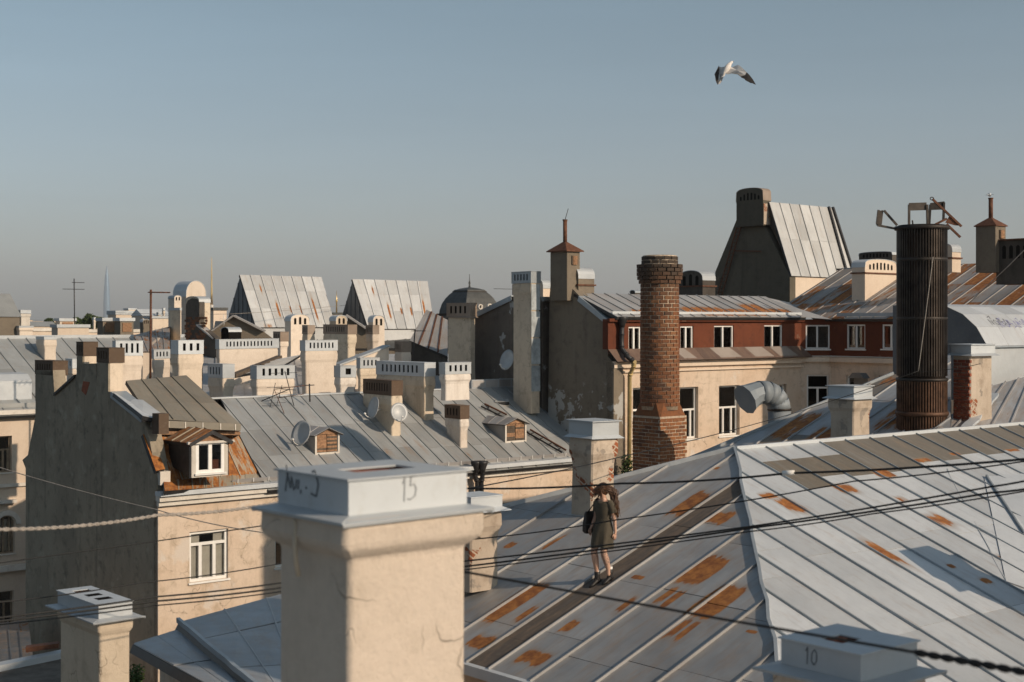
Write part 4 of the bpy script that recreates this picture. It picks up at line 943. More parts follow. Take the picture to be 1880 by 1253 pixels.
# drain pipes with their funnels
def pipe_run(name, pts, r, mat, label, cat='drain pipe', group=None, funnel=True):
    t = thing(name, pts[-1], label, cat, group); mb = MB(); mb.tube(pts, r, 10); mb.build('pipe', M[mat], t)
    if funnel:
        mb = MB(); mb.lathe(pts[0], [(r, -.12), (r * 1.3, .0), (r * 2.3, .22), (r * 2.3, .30), (r * 1.6, .30)], 12); mb.build('funnel', M[mat], t)
    mb = MB()
    for i in range(1, len(pts)): mb.tube([pts[i] + (pts[i - 1] - pts[i]).normalized() * .05, pts[i] + (pts[i - 1] - pts[i]).normalized() * .12], r * 1.2, 10)
    mb.build('collar', M[mat], t); return t
Yg = 51.6
for x, lab in ((874, 'left one of two dark drain pipes side by side under the grey eave'), (886, 'right one of two dark drain pipes side by side under the grey eave')):
    s_ = 1 if x > 880 else -1
    pipe_run('drain_pipe', [P(x, 862, Yg), P(x - 1 + s_, 872, Yg + .05), P(x - s_ * 2, 885, Yg + .15), P(x - s_ * 2, 960, Yg + .15)], .085, 'dark_metal', lab, group='dark drain pipes')
antenna('dark tangle of television antennas leaning on the grey roof ridge', onG(540, 747), onG(540, 747) + (P(523, 682, 52) - P(540, 747, 52)), [(.95, u, .6, .5, 0)], .016)
t_a = antenna('long slanting television antenna with cross rods on the grey roof', P(463, 744, 51.5), P(531, 715, 51.0), [(.98, v, .5, .5, 0), (.75, Z + u * .3, .45, .3, 4), (.55, Z + u * .25, .5, .5, 3)], .018)
mb = MB(); mb.tube([P(505, 715, 51), P(560, 708, 51)], .012, 5); mb.tube([P(512, 730, 51), P(558, 724, 51)], .012, 5); mb.tube([P(503, 714, 51), P(522, 760, 51)], .012, 5); mb.build('boom', M['rust_metal'], t_a)
for k in range(7):
    p = P(458 + R.random() * 16, 736 + R.random() * 14, 51.4); 
mb = MB(); p = P(464, 745, 51.4); pts = [p + Vector((R.gauss(0, .14), R.gauss(0, .05), R.gauss(0, .1))) for _ in range(22)]; mb.tube(pts, .018, 5); mb.build('cable_knot', M['cable'], t_a)
antenna('small upright antenna post by the big slotted chimney', P(569, 738, 52), P(568, 705, 52), [(.92, u, .22, .2, 0)], .03)
# ladders lying on the grey roof
for (xa, ya, xb, yb), lab in (((885, 748, 926, 768), 'short dark roof ladder lying above the right loft dormer'), ((968, 795, 1034, 833), 'longer dark roof ladder lying right of the right loft dormer')):
    a, b = onG(xa, ya) + GN * .1, onG(xb, yb) + GN * .1; t = thing('roof_ladder', b, lab, 'ladder', 'roof ladders'); d = (b - a).normalized(); x = d.cross(GN)
    for s_ in (-1, 1): mb = MB(); mb.bar(a + x * .17 * s_, b + x * .17 * s_, .05, .06, GN); mb.build('rail', M['rust_metal' if s_ < 0 else 'dark_metal'], t)
    n = int((b - a).length / .35)
    for i in range(n): c = a.lerp(b, (i + .5) / n); mb = MB(); mb.bar(c - x * .17, c + x * .17, .03, .03, GN); mb.build('rung', M['dark_metal'], t)

# ================================================================== BUILDING WITH RED TOP FLOOR
Q = Vector((3.86, 55.1, 0)); zq = .2
redb = thing('red_attic_building', Q + u * 6 + v * 4 + Z * GROUND, 'cream apartment building with dark red attic floor and white windows', 'building')
LQ = along(1470, Q, u); J = Q + u * LQ; zc = zt(664, 55.1)
qo = lambda x0, x1, y0, y1: px_open(x0, x1, y0, y1, Q, u)
zred0 = zc + .05; zred1 = zq - .12
# gable wall towards the left
gq = lambda x, y: on_wall(x, y, Q, v)
prof = [(0, GROUND), gq(1127, 668), gq(1116, 655), gq(1117, 588), gq(1066, 546), gq(1041, 520), gq(1011, 520), gq(1009, 545), gq(995, 560), gq(993, 545), gq(940, 545), gq(875, 577), (gq(870, 577)[0] + .5, gq(870, 580)[1]), (gq(870, 577)[0] + .5, GROUND)]
prof[0] = (0.0, GROUND)
half = along(996, Q, v)
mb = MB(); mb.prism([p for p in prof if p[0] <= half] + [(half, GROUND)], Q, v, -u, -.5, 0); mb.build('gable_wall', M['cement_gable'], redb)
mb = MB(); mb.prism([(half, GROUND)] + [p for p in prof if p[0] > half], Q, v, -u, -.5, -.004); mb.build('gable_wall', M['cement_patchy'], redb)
def gcope(a, b, mat='galv_blue'):
    a, b = gq(*a), gq(*b); p, q = Q + v * a[0] + Z * a[1] + u * .2, Q + v * b[0] + Z * b[1] + u * .2; mb = MB(); mb.bar(p + Z * .03, q + Z * .03, .55, .05); mb.bar(p - u * .27 - Z * .06, q - u * .27 - Z * .06, .015, .2); mb.build('coping', M[mat], redb)
gcope((1117, 589), (1064, 546)); gcope((941, 545), (874, 577))
# cream facade, cornice, red attic floor
tall = [qo(1248, 1282, 711, 806), qo(1320, 1358, 708, 800), qo(1162, 1196, 712, 806), qo(1414, 1444, 706, 790)]
wall(redb, Q, u, -v, LQ, GROUND, zc, tall + [(o[0], o[1], o[2] - 3.7, o[3] - 3.7) for o in tall], 'facade', reveal=.16)
for k, o in enumerate(tall):
    window(redb, Q, u, -v, *o, inset=.16, mull=(.33, .72) if k < 2 else (.5,), trans=.56, sill='white_paint')
    window(redb, Q, u, -v, o[0], o[1], o[2] - 3.7, o[3] - 3.7, inset=.16, mull=(.5,), trans=.6)
mb = MB(); mb.obox(Q, u, -v, -.0, LQ + .1, 0, .10, zc - .45, zc - .38); mb.obox(Q, u, -v, -.0, LQ + .14, 0, .16, zc - .26, zc - .05); mb.obox(Q, u, -v, 0, LQ + .2, 0, .22, zc - .05, zc - .004); mb.build('cornice', M['facade_far'], redb)
Q2 = Q - v * .06 - u * .25
ro = lambda x0, x1, y0, y1: px_open(x0, x1, y0, y1, Q2, u)
reds = [ro(1154, 1177, 600, 646), ro(1249, 1273, 599, 645), ro(1311, 1347, 598, 643), ro(1403, 1437, 597, 642)]
wall(redb, Q2, u, -v, LQ + .25, zred0 + .42, zred1, reds, 'red_wall', reveal=.06)
for k, o in enumerate(reds):
    window(redb, Q2, u, -v, *o, inset=.05, mull=(.48,), fw=.062, cover=[(.05, .95, .05, .95)] if k < 2 else ([(.86, .97, .05, .3)] if k == 3 else None), cmat='blind' if k < 2 else 'curtain', sill='white_paint')
# sloping skirt below the red floor
sheet('skirt_light', (.32, .275, .24), (.27, .23, .20), -.03, .45, .1)
sheet('skirt', (.155, .100, .076), (.125, .080, .060), -.02, .4, .1)
roof_quad(redb, Q - v * .42 - u * .1 + Z * (zc - .002), J - v * .42 + u * .3 + Z * (zc - .002), J - v * .05 + Z * (zred0 + .42), Q2 - v * .0 + Z * (zred0 + .42), M['skirt'], 12, (0, 1), name='skirt_roof', sh=.02, thick=.03, tint=lambda i, j: 0)
for f0, f1 in ((.50, .61), (.69, .79), (.83, .93), (.31, .37)):
    a, b = Q - v * .42 + Z * (zc + .015), Q2 - v * .0 + Z * (zred0 + .44); lo_, hi_ = a + u * LQ * f0, a + u * LQ * f1
    mb = MB(); up_ = b - a - u * (b - a).dot(u); q = [lo_ + up_ * .1 + u * .1, hi_ + up_ * .1 + u * .15, hi_ + up_ * .92 - u * .3, lo_ + up_ * .92 - u * .25]; mb.hexa([p - Z * .004 for p in q], [p + Z * .016 for p in q]); mb.build('patch_sheet', M['skirt_light'], redb)
# red floor fascia + eave
mb = MB(); mb.obox(Q2, u, -v, -.05, LQ + .3, 0, .14, zred1 - .10, zred1 + .02); mb.build('eave_fascia', M['red_wall'], redb)
# chamfer bay and wing
cd = (u - v).normalized(); K = J + cd * along(1525, J, cd); Lk = (K - J).length; cn = Vector((cd.y, -cd.x, 0))
co = lambda x0, x1, y0, y1: px_open(x0, x1, y0, y1, J, cd)
cw = [co(1481, 1522, 688, 752)]; wall(redb, J, cd, cn, Lk, GROUND, zc, cw, 'facade'); window(redb, J, cd, cn, *cw[0], inset=.1, mull=(.5,), trans=.62, sill=None)
cr_ = [co(1479, 1523, 597, 641)]; Jr = J + cn * .06
wall(redb, Jr, cd, cn, Lk, zc + .05, zred1, cr_, 'red_wall', reveal=.05); window(redb, Jr, cd, cn, *cr_[0], inset=.04, mull=(.48,), fw=.062, sill='white_paint')
mb = MB(); mb.obox(J, cd, cn, -.05, Lk, 0, .18, zc - .22, zc - .03); mb.build('cornice', M['facade_far'], redb)
wd_ = -v; wn_ = -u
wo = lambda x0, x1, y0, y1: px_open(x0, x1, y0, y1, K, wd_)
wr = [wo(1556, 1590, 596, 641), wo(1621, 1653, 596, 641)]; wc = [wo(1553, 1584, 689, 745), wo(1612, 1640, 690, 745)]
wall(redb, K, wd_, wn_, 22, GROUND, zc, wc, 'facade'); wall(redb, K + wn_ * .06, wd_, wn_, 22, zc + .05, zred1, wr, 'red_wall', reveal=.05)
for o in wr: window(redb, K + wn_ * .06, wd_, wn_, *o, inset=.04, mull=(.5,), fw=.062, cover=[(.1, .45, .05, .9)], cmat='red_wall', sill='white_paint')
for o in wc: window(redb, K, wd_, wn_, *o, inset=.12, mull=(.5,), trans=.6, sill=None)
mb = MB(); mb.obox(K, wd_, wn_, 0, 22, 0, .18, zc - .22, zc - .03); mb.build('cornice', M['facade_far'], redb)
t = thing('awning', P(1572, 700, 60.4), 'small blue shop style awning over a shaded window of the cream wing', 'awning')
aw = P(1568, 694, 60.6); mb = MB()
mb.prism([(0, -.38), (.7, -.38), (.7, 0.0), (0, .0)], Vz(aw, 0), u * .0 + wd_, wn_, .0, .02); mb.v = [p + Z * (aw.z + .0) for p in mb.v]; mb.build('valance', M['dormer_side'], t)
mb = MB(); O = Vz(aw, 0); mb.prism([(-.05, aw.z), (.75, aw.z), (.55, aw.z + .22), (.15, aw.z + .22)], O, wd_, wn_, -.1, .35); mb.build('hood', M['dormer_side'], t)
# roofs
T2 = .42
def rz(p, z): return Vz(p, z)
hm = 2.15
rq = [Q - v * .30 - u * .0 + Z * (zq - T2 * .3 * .3), J - v * .30 + Z * (zq - .04), J + v * hm + Z * (zq + T2 * hm) + u * .2, Q + v * hm + Z * (zq + T2 * hm)]
sheet('roof_attic', (.40, .405, .41), (.33, .34, .35), .0, .5, .2, [(1.2, 3.4, .1, .9, .34), (1.8, 3.6, .1, .5, .4), (4.2, 7.2, .2, 1.3, .36), (6.0, 8.6, .1, 1.1, .37), (8.4, 10, .3, 1.8, .34), (9.4, 11.4, .2, 1.2, .32), (4.6, 9.6, .0, .7, .27)])
roof_clip(redb, rq, M['roof_attic'], u, sp=.68, off=.3, cuts=[], sh=.05)
mb = MB(); mb.mesh([rq[3], rq[2], J + v * 8 + Z * zq, Q + v * 8 + Z * zq], [(0, 1, 2, 3)]); mb.build('back_slope', M['roof_attic'], redb)
mb = MB()
for i in range(17):
    q = rq[0].lerp(rq[1], (i + .5) / 17) + v * .28 + Z * .12; mb.bar(q, q + Z * .16, .02, .03, u)
tag(mb.build('snow_clip', M['galv_blue'], redb), kind='stuff')
mb = MB(); mb.bar(rq[0] + v * .25 + Z * .17, rq[1] + v * .25 + Z * .17, .012, .10); mb.build('roof_gutter', M['galv'], redb)
# wing roof rising to the right
up2 = lambda a, k, z=0.: K + v * k + u * a + Z * (zq + T2 * a + z)
w3 = [up2(-.3, -22), up2(5.6, -22), up2(5.6, 3.8), up2(.9, 3.8), J - v * .3 + Z * zq, up2(-.3, -.3)]
sheet('roof_wing', (.36, .37, .38), (.28, .29, .30), .02, .55, .15, [(a_, a_ + .45, b_, b_ + 2.4, .24) for a_, b_ in ((2, 1), (3.2, .2), (4, 2.6), (5.1, .4), (6.3, 1.8), (7.4, .6), (8.5, 2.8), (9.4, .5), (10.6, 1.6), (11.8, 2.4), (12.9, .7), (14, 1.9), (15.2, .3), (16.3, 2.2))])
K0 = up2(-.3, -.3)
wpoly = [up2(-.3, -22), up2(5.6, -22), up2(5.6, 3.6), up2(1.6, 3.6), up2(-.25, .6)]
roof_clip(redb, wpoly, M['roof_wing'], -v, sp=.72, off=.2, cuts=[1.7, 3.8], sh=.05, sw=.04, rust=lambda i, j, s: .2 + R.random() * .6 if R.random() < .68 else .1, tint=lambda i, j, s, tc: .5 if R.random() < .12 else 0)
mb = MB(); mb.mesh([up2(5.6, -22), up2(5.6, 4), up2(5.6, 4) + u * 5 - Z * 2.4, up2(5.6, -22) + u * 5 - Z * 2.4], [(0, 1, 2, 3)]); mb.build('back_slope', M['roof_wing'], redb)
mb = MB(); mb.mesh([rq[1] + Z * .004, up2(-.3, -.3), up2(-.25, .6) + Z * .004, up2(1.6, 3.6), J + v * hm + Z * (zq + T2 * hm)], [(0, 1, 2, 3, 4)]); mb.build('valley_sheet', M['roof_attic'], redb)
mb = MB(); mb.bar(up2(-.1, -22, .12), up2(-.1, -.4, .12), .015, .16); mb.build('roof_gutter', M['galv_blue'], redb)
# drain pipes on the cream facade
p = lambda x, y, o: P(x, y, 55.6 - o)
pipe_run('drain_pipe', [p(1142, 596, .45), p(1141, 618, .45), p(1141, 640, .45), p(1152, 655, .7), p(1163, 664, .75)], .10, 'dark_metal', 'dark zigzag drain pipe at the left end of the red floor')
pipe_run('drain_pipe', [p(1165, 664, .72), p(1163, 674, .5), p(1156, 690, .25), p(1155, 860, .2)], .085, 'yellow_pipe', 'yellow drain pipe running down the cream wall beside the brick stack', funnel=False)
ivy = thing('ivy', P(1150, 880, 54.8), 'green ivy on the cream wall left of the brick stack', 'plant')
leaf_clump('leaves', [(P(1151, 848 + 12 * k, 54.7), .22 + .08 * (k % 2), .34) for k in range(5)], 150, .055, M['leaf_ivy'], ivy)
mb = MB(); mb.tube([P(1150, 1100, 54.8), P(1151, 840, 54.8)], .02, 5); mb.build('stem', M['bark'], ivy)
# chimneys of the red attic building
Yt = Q.y + along(993, Q, v) * v.y - .35
t_tall = chim('tall pale chimney shaft with blue slotted cap against the patchy gable wall', 976, 939, 994, 499, 520, 760, 57.2, sl=5, mat='cement_brown' if 0 else 'cream_old', cap='galv_blue', neck=True, group='chimneys of the red attic building', flare=.02).name
mb = MB(); Cn, wu, wv = corner_dims(976, 939, 994, 57.2)
for k in range(4):
    z0, z1 = zt(720 - 50 * k, 57.2), zt(674 - 50 * k, 57.2); mb = MB(); mb.obox(Cn, u, -v, .04, wu - .03, -.03, -.02 + .004 * (k % 2), z0 + .01, z1 + .04); mb.build('cladding', M['clad_blue'], bpy.data.objects[t_tall])
dish('big grey satellite dish on the patchy gable wall', P(933, 662, 58.6), (-.70, -.65, .28), .40, P(941, 664, 59.2), 'satellite dishes on walls')
def cupola(label, cx, xl, xr, ytop, yeave, yb, Y, ypipe, ovr=.10):
    Cn, wu, wv = corner_dims(cx, xl, xr, Y); ze, zp, zb = zt(yeave, Y), zt(ytop, Y), zt(yb, Y); cc = Cn + u * wu / 2 + v * wv / 2
    t = thing('chimney_cupola', Vz(cc, zb), label, 'chimney', 'pyramid capped chimneys')
    mb = MB(); mb.loft([rect_ring(Cn, wu, wv, -.02, z, .01) for z in (zb, ze)]); mb.build('shaft', M['cement_brown'], t)
    rg = rect_ring(Cn, wu, wv, ovr, ze, .01); sm = [Vz(cc + (p - Vz(cc, ze)) * .12, zp) for p in rg]
    mb = MB(); mb.loft([[p - Z * .04 for p in rg], rg, sm]); mb.build('cap_roof', M['rust_metal'], t)
    mb = MB(); mb.tube([Vz(cc, zp - .1), Vz(cc, zt(ypipe, Y))], .085 * Y / 56, 10); mb.tube([Vz(cc, zt(ypipe, Y) - .03), Vz(cc, zt(ypipe, Y) + .02)], .10 * Y / 56, 10); mb.build('flue_pipe', M['rust_metal'], t)
    a0, a1 = wu * .34, wu * .78; z0, z1 = zb + (ze - zb) * (.72 if yb - yeave > 60 else .15), ze - (ze - zb) * (.10 if yb - yeave > 60 else .3)
    mb = MB(); mb.obox(Cn, u, -v, a0, a1, -.02, .02, z0, z1); lv = mb.build('louvre_frame', M['wood_dark'], t)
    for k in range(6): zz_ = z0 + (z1 - z0) * (k + .5) / 6; mb = MB(); mb.obox(Cn, u, -v, a0 + .05, a1 - .05, .02, .05, zz_ - .03, zz_ + .02); mb.build('slat', M['wood_old'], lv)
    return t, cc
t, cc = cupola('slim chimney tower with red pyramid cap, tall flue pipe and thin antenna', 1041, 1009, 1066, 443, 460, 552, 56.6, 403)
mb = MB(); a = Vz(cc, zt(402, 56.6)); mb.tube([a, a + P(1051, 381, 56.6) - P(1045, 402, 56.6)], .014, 5); mb.bar(a - u * .12, a + u * .12, .03, .05); mb.build('antenna_rod', M['dark_metal'], t)
arch('cream chimney with white barrel top beside the pyramid capped tower', 1062, 1041, 1091, 492, 512, 556, 56.9, axis='u', slots=2, mat='cement_brown', cap='galv', group='barrel topped chimneys', ledge=True)
arch('small barrel topped chimney peeping out left of the pyramid capped tower', 997, 984, 1011, 515, 530, 562, 60, axis='u', slots=0, mat='facade', cap='galv', group='barrel topped chimneys')
arch('dark barrel topped chimney with slots, left of the steep gabled loft', 1290, 1246, 1313, 497, 515, 548, 62.5, axis='u', slots=3, mat='soot', cap='galv', group='barrel topped chimneys', ledge=True)
arch('tiny round vent hood left of the round brick stack', 1166, 1157, 1178, 534, 538, 550, 60, axis='u', slots=0, mat='soot', cap='galv_blue', group='barrel topped chimneys')
arch('cream arched chimney with seven slots right of the steep gabled loft', 1588, 1564, 1646, 476, 491, 556, 63, axis='v', slots=7, mat='facade_far', cap='galv', group='barrel topped chimneys', flat=.6, ledge=True, sill=.25)
arch('long low dark barrel chimney behind the seven slotted arched chimney', 1638, 1577, 1655, 462, 468, 520, 67, axis='u', slots=8, mat='soot', cap='galv', group='barrel topped chimneys', flat=.7, sill=.6)
arch('narrow barrel topped chimney just right of the black ribbed stack', 1748, 1730, 1764, 449, 463, 500, 60, axis='u', slots=0, mat='facade_far', cap='galv', group='barrel topped chimneys', ledge=True)
arch('cream chimney behind the red attic roof, half hidden by the brick stack', 1215, 1190, 1236, 520, 528, 548, 66, axis='u', slots=0, mat='facade_far', cap='galv', group='barrel topped chimneys')
cupola('dark chimney tower with brown pyramid cap and capped flue at the far right', 1828, 1790, 1848, 398, 413, 500, 56.5, 362, .04)
mb = MB(); cq = P(1817, 358, 57.2); mb.ellip(cq, .07, .07, .08); mb.bar(cq - u * .18, cq + u * .18, .02, .02); mb.bar(cq - v * .18, cq + v * .18, .02, .02)
tag(mb.build('pipe_cowl', M['galv'], None, cq), 'small silvery cowl on the flue at the far right', 'chimney cowl')
Ow = P(1829, 495, 56.8); t = thing('vent_wall', Ow, 'long dark chimney wall with arched slots right of the brown pyramid cap', 'chimney wall')
O = Vz(Ow, 0) ; zt_, zb_ = zt(443, 56.8), zt(500, 56.8) - .5
mb = MB(); mb.obox(O, -v, -u, 0, 4.5, -.9, 0, zb_, zt_); mb.build('shaft', M['soot'], t)
mb = MB(); mb.obox(O, -v, -u, -.1, 4.6, -1.0, .08, zt_ + .003, zt_ + .06); mb.build('coping', M['rust_metal'], t)
mb = MB()
for k in range(9): c = .35 + k * .30; mb.prism([(c - .08, zt_ - .72), (c + .08, zt_ - .72), (c + .08, zt_ - .25), (c, zt_ - .18), (c - .08, zt_ - .25)], O, -v, -u, -.02, .004)
mb.build('vent_slots', M['black_hole'], t)
# ================================================================== STEEP GABLED LOFT
Ys = 72.0; Cn = Vector(((1450 - CX) / FP * Ys, Ys, 0)); gs = lambda x, y: on_wall(x, y, Cn, v)
t = thing('steep_loft', Vz(Cn + u * 2.5 + v * 2.5, zt(560, Ys)), 'steep gabled loft with dark gable, tall chimney and pale seamed roof', 'roof loft')
pr = [(0, zt(560, Ys)), gs(1450, 507), gs(1402, 412), gs(1401, 372), gs(1352, 372), gs(1353, 402), gs(1313, 500), (gs(1313, 500)[0], zt(575, Ys))]
pr[1] = (0.0, pr[1][1])
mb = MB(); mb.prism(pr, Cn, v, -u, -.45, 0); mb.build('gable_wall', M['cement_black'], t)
La = along(1553, Cn, u); ridge_a, ridge_z = gs(1412, 372)
ra = Cn + v * ridge_a; r0 = ra + Z * (ridge_z); r1 = ra + u * (along(1520, ra, u)) + Z * ridge_z
e0 = Cn - v * .1 + Z * zt(508, Ys); e1 = e0 + u * La
sheet('roof_pale', (.46, .465, .46), (.40, .405, .40), -.06, .5, .15)
roof_quad(t, e0 + Z * .02, e1, r1, r0 + Z * .02, M['roof_pale'], 6, (0, .5, 1), sh=.06, sw=.05)
roof_quad(t, e1, e1 + u * .6 - Z * .0, r1 + u * .35, r1, M['roof_pale'], 1, (0, 1), ends=True, seam_mat=M['dark_metal'], sh=.12, sw=.12)
mb = MB(); mb.obox(Cn, u, -v, .2, La + .5, -.3, -.003, zt(565, Ys), zt(509, Ys)); mb.obox(Cn + v * 4.9, u, v, 0, La, -.3, 0, zt(565, Ys), zt(505, Ys)); mb.build('wall', M['facade_far'], t)
mb = MB(); mb.mesh([r0, r1, Cn + u * La + v * 4.9 + Z * zt(505, Ys), Cn + v * 4.9 + Z * zt(505, Ys)], [(0, 1, 2, 3)]); mb.mesh([e1 + u * .6, r1 + u * .35, Cn + u * (La + .6) + v * 4.9 + Z * zt(505, Ys)], [(0, 1, 2)]); mb.build('back_slope', M['roof_pale'], t)
gl = lambda x, y: Cn + v * gs(x, y)[0] + Z * gs(x, y)[1] - u * .12
lad = thing('wall_ladder', gl(1322, 540), 'long thin ladder climbing the dark gable to the tall chimney', 'ladder')
for dx in (-4, 4): mb = MB(); mb.bar(gl(1372 + dx * .9, 372), gl(1324 + dx, 543), .045, .045); mb.build('rail', M['rust_metal'], lad)
for i in range(26):
    f = i / 26; x = 1372 + (1324 - 1372) * f; y = 375 + 168 * f; mb = MB(); mb.bar(gl(x - 4, y), gl(x + 4, y), .03, .03); mb.build('rung', M['rust_metal'], lad)
mb = MB(); mb.bar(gl(1352, 461), gl(1400, 462), .04, .06); mb.build('brace', M['rust_metal'], lad)
arch('tall dark chimney crowning the steep gabled loft, brick on its lit side', 1401, 1352, 1415, 344, 368, 414, Ys + .9, axis='u', slots=6, mat='cement_black', cap='cap_streaked', flat=.75, group='chimneys beside the steep loft', sill=-.1)
mb = MB(); c0, wu0, _ = corner_dims(1401, 1352, 1415, Ys + .88); mb.obox(c0 - v * .01, u, -v, .03, wu0 - .02, 0, .012, zt(410, Ys), zt(371, Ys)); mb.build('brick_cheek', M['peeled'], t)
# ================================================================== ROOFSCAPE BEHIND THE GABLE HOUSE
rear = thing('courtyard_block', P(600, 700, 66) + Z * -15, 'low cream block behind the grey roof, crowded with chimneys', 'building')
bz = lambda x, y, Y: P(x, y, Y)
sheet('roof_rear', (.44, .45, .455), (.37, .38, .39), -.02, .5, .15)
rq_ = [P(372, 760, 55.5), P(935, 738, 57.5), P(900, 650, 72), P(372, 652, 72)]
roof_quad(rear, *rq_, M['roof_rear'], 22, (0, .4, .75, 1), sh=.06, sw=.05)
mb = MB(); q = [Vz(p, GROUND) for p in rq_]; mb.hexa(q, [p - Z * .14 for p in rq_]); mb.build('wall', M['facade_far'], rear)
def rY(y): 
    f = (755 - y) / 105; return 55.8 + 16 * max(0, min(1, f))
# sloping parapet wall and sloping side roof
Yw = 60.5; mb = MB(); a, b = P(622, 672, Yw), P(714, 637, Yw + 1.6)
mb.mesh([P(622, 720, Yw), P(714, 720, Yw + 1.6), b, a] + [p + v * .35 for p in (P(622, 720, Yw), P(714, 720, Yw + 1.6), b, a)], [(0, 1, 2, 3), (7, 6, 5, 4), (0, 4, 5, 1), (1, 5, 6, 2), (2, 6, 7, 3), (3, 7, 4, 0)]); mb.build('parapet', M['cream'], rear)
mb = MB(); mb.bar(a + v * .17 + Z * .04, b + v * .17 + Z * .04, .55, .07); mb.build('coping', M['galv'], rear)
roof_quad(rear, P(430, 690, 56.8), P(470, 668, 59.5), P(552, 652, 62.5), P(512, 676, 60), M['roof_rear'], 5, (0, .5, 1), name='side_roof', sh=.05)
mb = MB(); a, b = P(428, 690, 56.6), P(513, 656, 61.5); mb.bar(a, b, .25, .14); mb.build('verge_board', M['wood_dark'], rear)
G1 = 'grey capped chimneys of the courtyard block'
chim('cream chimney with three slotted openings in its grey cap, behind the brown roof', 327, 313, 374, 626, 651, 750, 58, sr=3, group=G1)
chim('small cream chimney with four slots left of the three slotted one', 283, 279, 314, 643, 659, 745, 60, sr=4, group=G1)
chim('cream chimney with four tall slots right behind the rusty fire wall caps', 213, 206, 262, 627, 654, 760, 56.5, sr=4, group=G1, lo=.2, hi=.85)
chim('very long cream wall chimney with fourteen small slots', 402, 395, 513, 624, 641, 720, 62, sr=14, group=G1, flare=.02)
chim('square cream chimney with slots on its shaded side, right of the brown roof', 409, 381, 431, 670, 695, 765, 54.5, sl=4, group=G1)
chim('wide low cream chimney with five slots behind the slanting antenna', 471, 459, 541, 673, 697, 760, 53.6, sr=5, group=G1, mat='cream')
chim('big tall cream chimney with seven slots in the middle of the cluster', 561, 551, 621, 626, 645, 755, 57.5, sr=7, group=G1)
chim('small whitewashed chimney with one square opening in its cap', 625, 613, 654, 673, 694, 752, 53.8, sr=1, mat='cream_white', group=G1)
chim('half shaded chimney with four slots below the sloping parapet', 661, 654, 697, 658, 677, 730, 59.6, sr=4, mat='cream_old', group=G1)
chim('whitewashed chimney with four slots and curved sides near the patchy gable', 818, 806, 865, 667, 688, 736, 53.5, sr=4, mat='cream_white', group=G1)
chim('tiny grey capped chimney between the rusty fire wall caps', 133, 120, 141, 660, 677, 720, 60, sl=2, group=G1)
arch('cream arched chimney with three slots below the left steep dormer', 534, 523, 568, 578, 590, 660, 70, axis='v', slots=3)
arch('arched chimney with two slots between the two steep dormers', 617, 605, 637, 580, 590, 650, 71, axis='v', slots=2, mat='cream_old')
arch('arched cream chimney with two slots below the right steep dormer', 685, 676, 706, 580, 592, 660, 70, axis='v', slots=2)
G2 = 'chimneys with streaked dark caps'
chim('short chimney with rust streaked dark cap, leftmost of the streaked ones', 564, 554, 578, 598, 614, 670, 66, sl=3, cap='cap_streaked', group=G2)
chim('wide chimney with long rust streaked slotted cap between the arched ones', 638, 593, 655, 597, 614, 680, 64.5, sl=9, cap='cap_streaked', group=G2, mat='cream_old')
chim('short chimney with rust streaked cap just below the right steep dormer', 684, 671, 696, 598, 614, 670, 65.5, sl=3, cap='cap_streaked', group=G2)
chim('chimney with rust streaked cap by the leaning rusty roof panels', 738, 724, 755, 628, 647, 720, 62, sl=4, cap='cap_streaked', group=G2)
chim('low small chimney with streaked cap beside the barrel hood', 514, 501, 530, 610, 627, 665, 66, sl=3, cap='cap_streaked', group=G2)
arch('small barrel hood with dark mouth above the long wall chimney', 420, 406, 443, 602, 610, 640, 67, axis='u', slots=0, mat='black_hole', group='barrel topped chimneys')
chim('tall plain grey chimney shaft with rusty arched cap by the patchy gable', 862, 820, 875, 557, 582, 700, 60, sl=4, mat='cream_old', cap='cap_streaked', neck=False, group=G2, flange=.05)
# leaning panels with rust streaked seams
t = thing('lean_roof', P(780, 620, 66), 'tilted grey roof piece with rust streaked seams by the tall plain chimney', 'roof')
sheet('roof_lean', (.36, .37, .375), (.28, .29, .295), .02, .5, .1)
roof_quad(t, P(752, 626, 64.5), P(822, 655, 63.0), P(822, 588, 66.5), P(783, 569, 67.5), M['roof_lean'], 4, (0, 1), ends=False, seam_mat=M['rust_metal'], sh=.05, sw=.07, rust=lambda i, j: .08)
mb = MB(); mb.mesh([P(752, 626, 64.6), P(822, 655, 63.1), P(822, 690, 63.1), P(752, 690, 64.6), P(783, 569, 67.6), P(783, 690, 67.6)], [(0, 1, 2, 3), (4, 0, 3, 5)]); mb.build('wall', M['soot'], t)
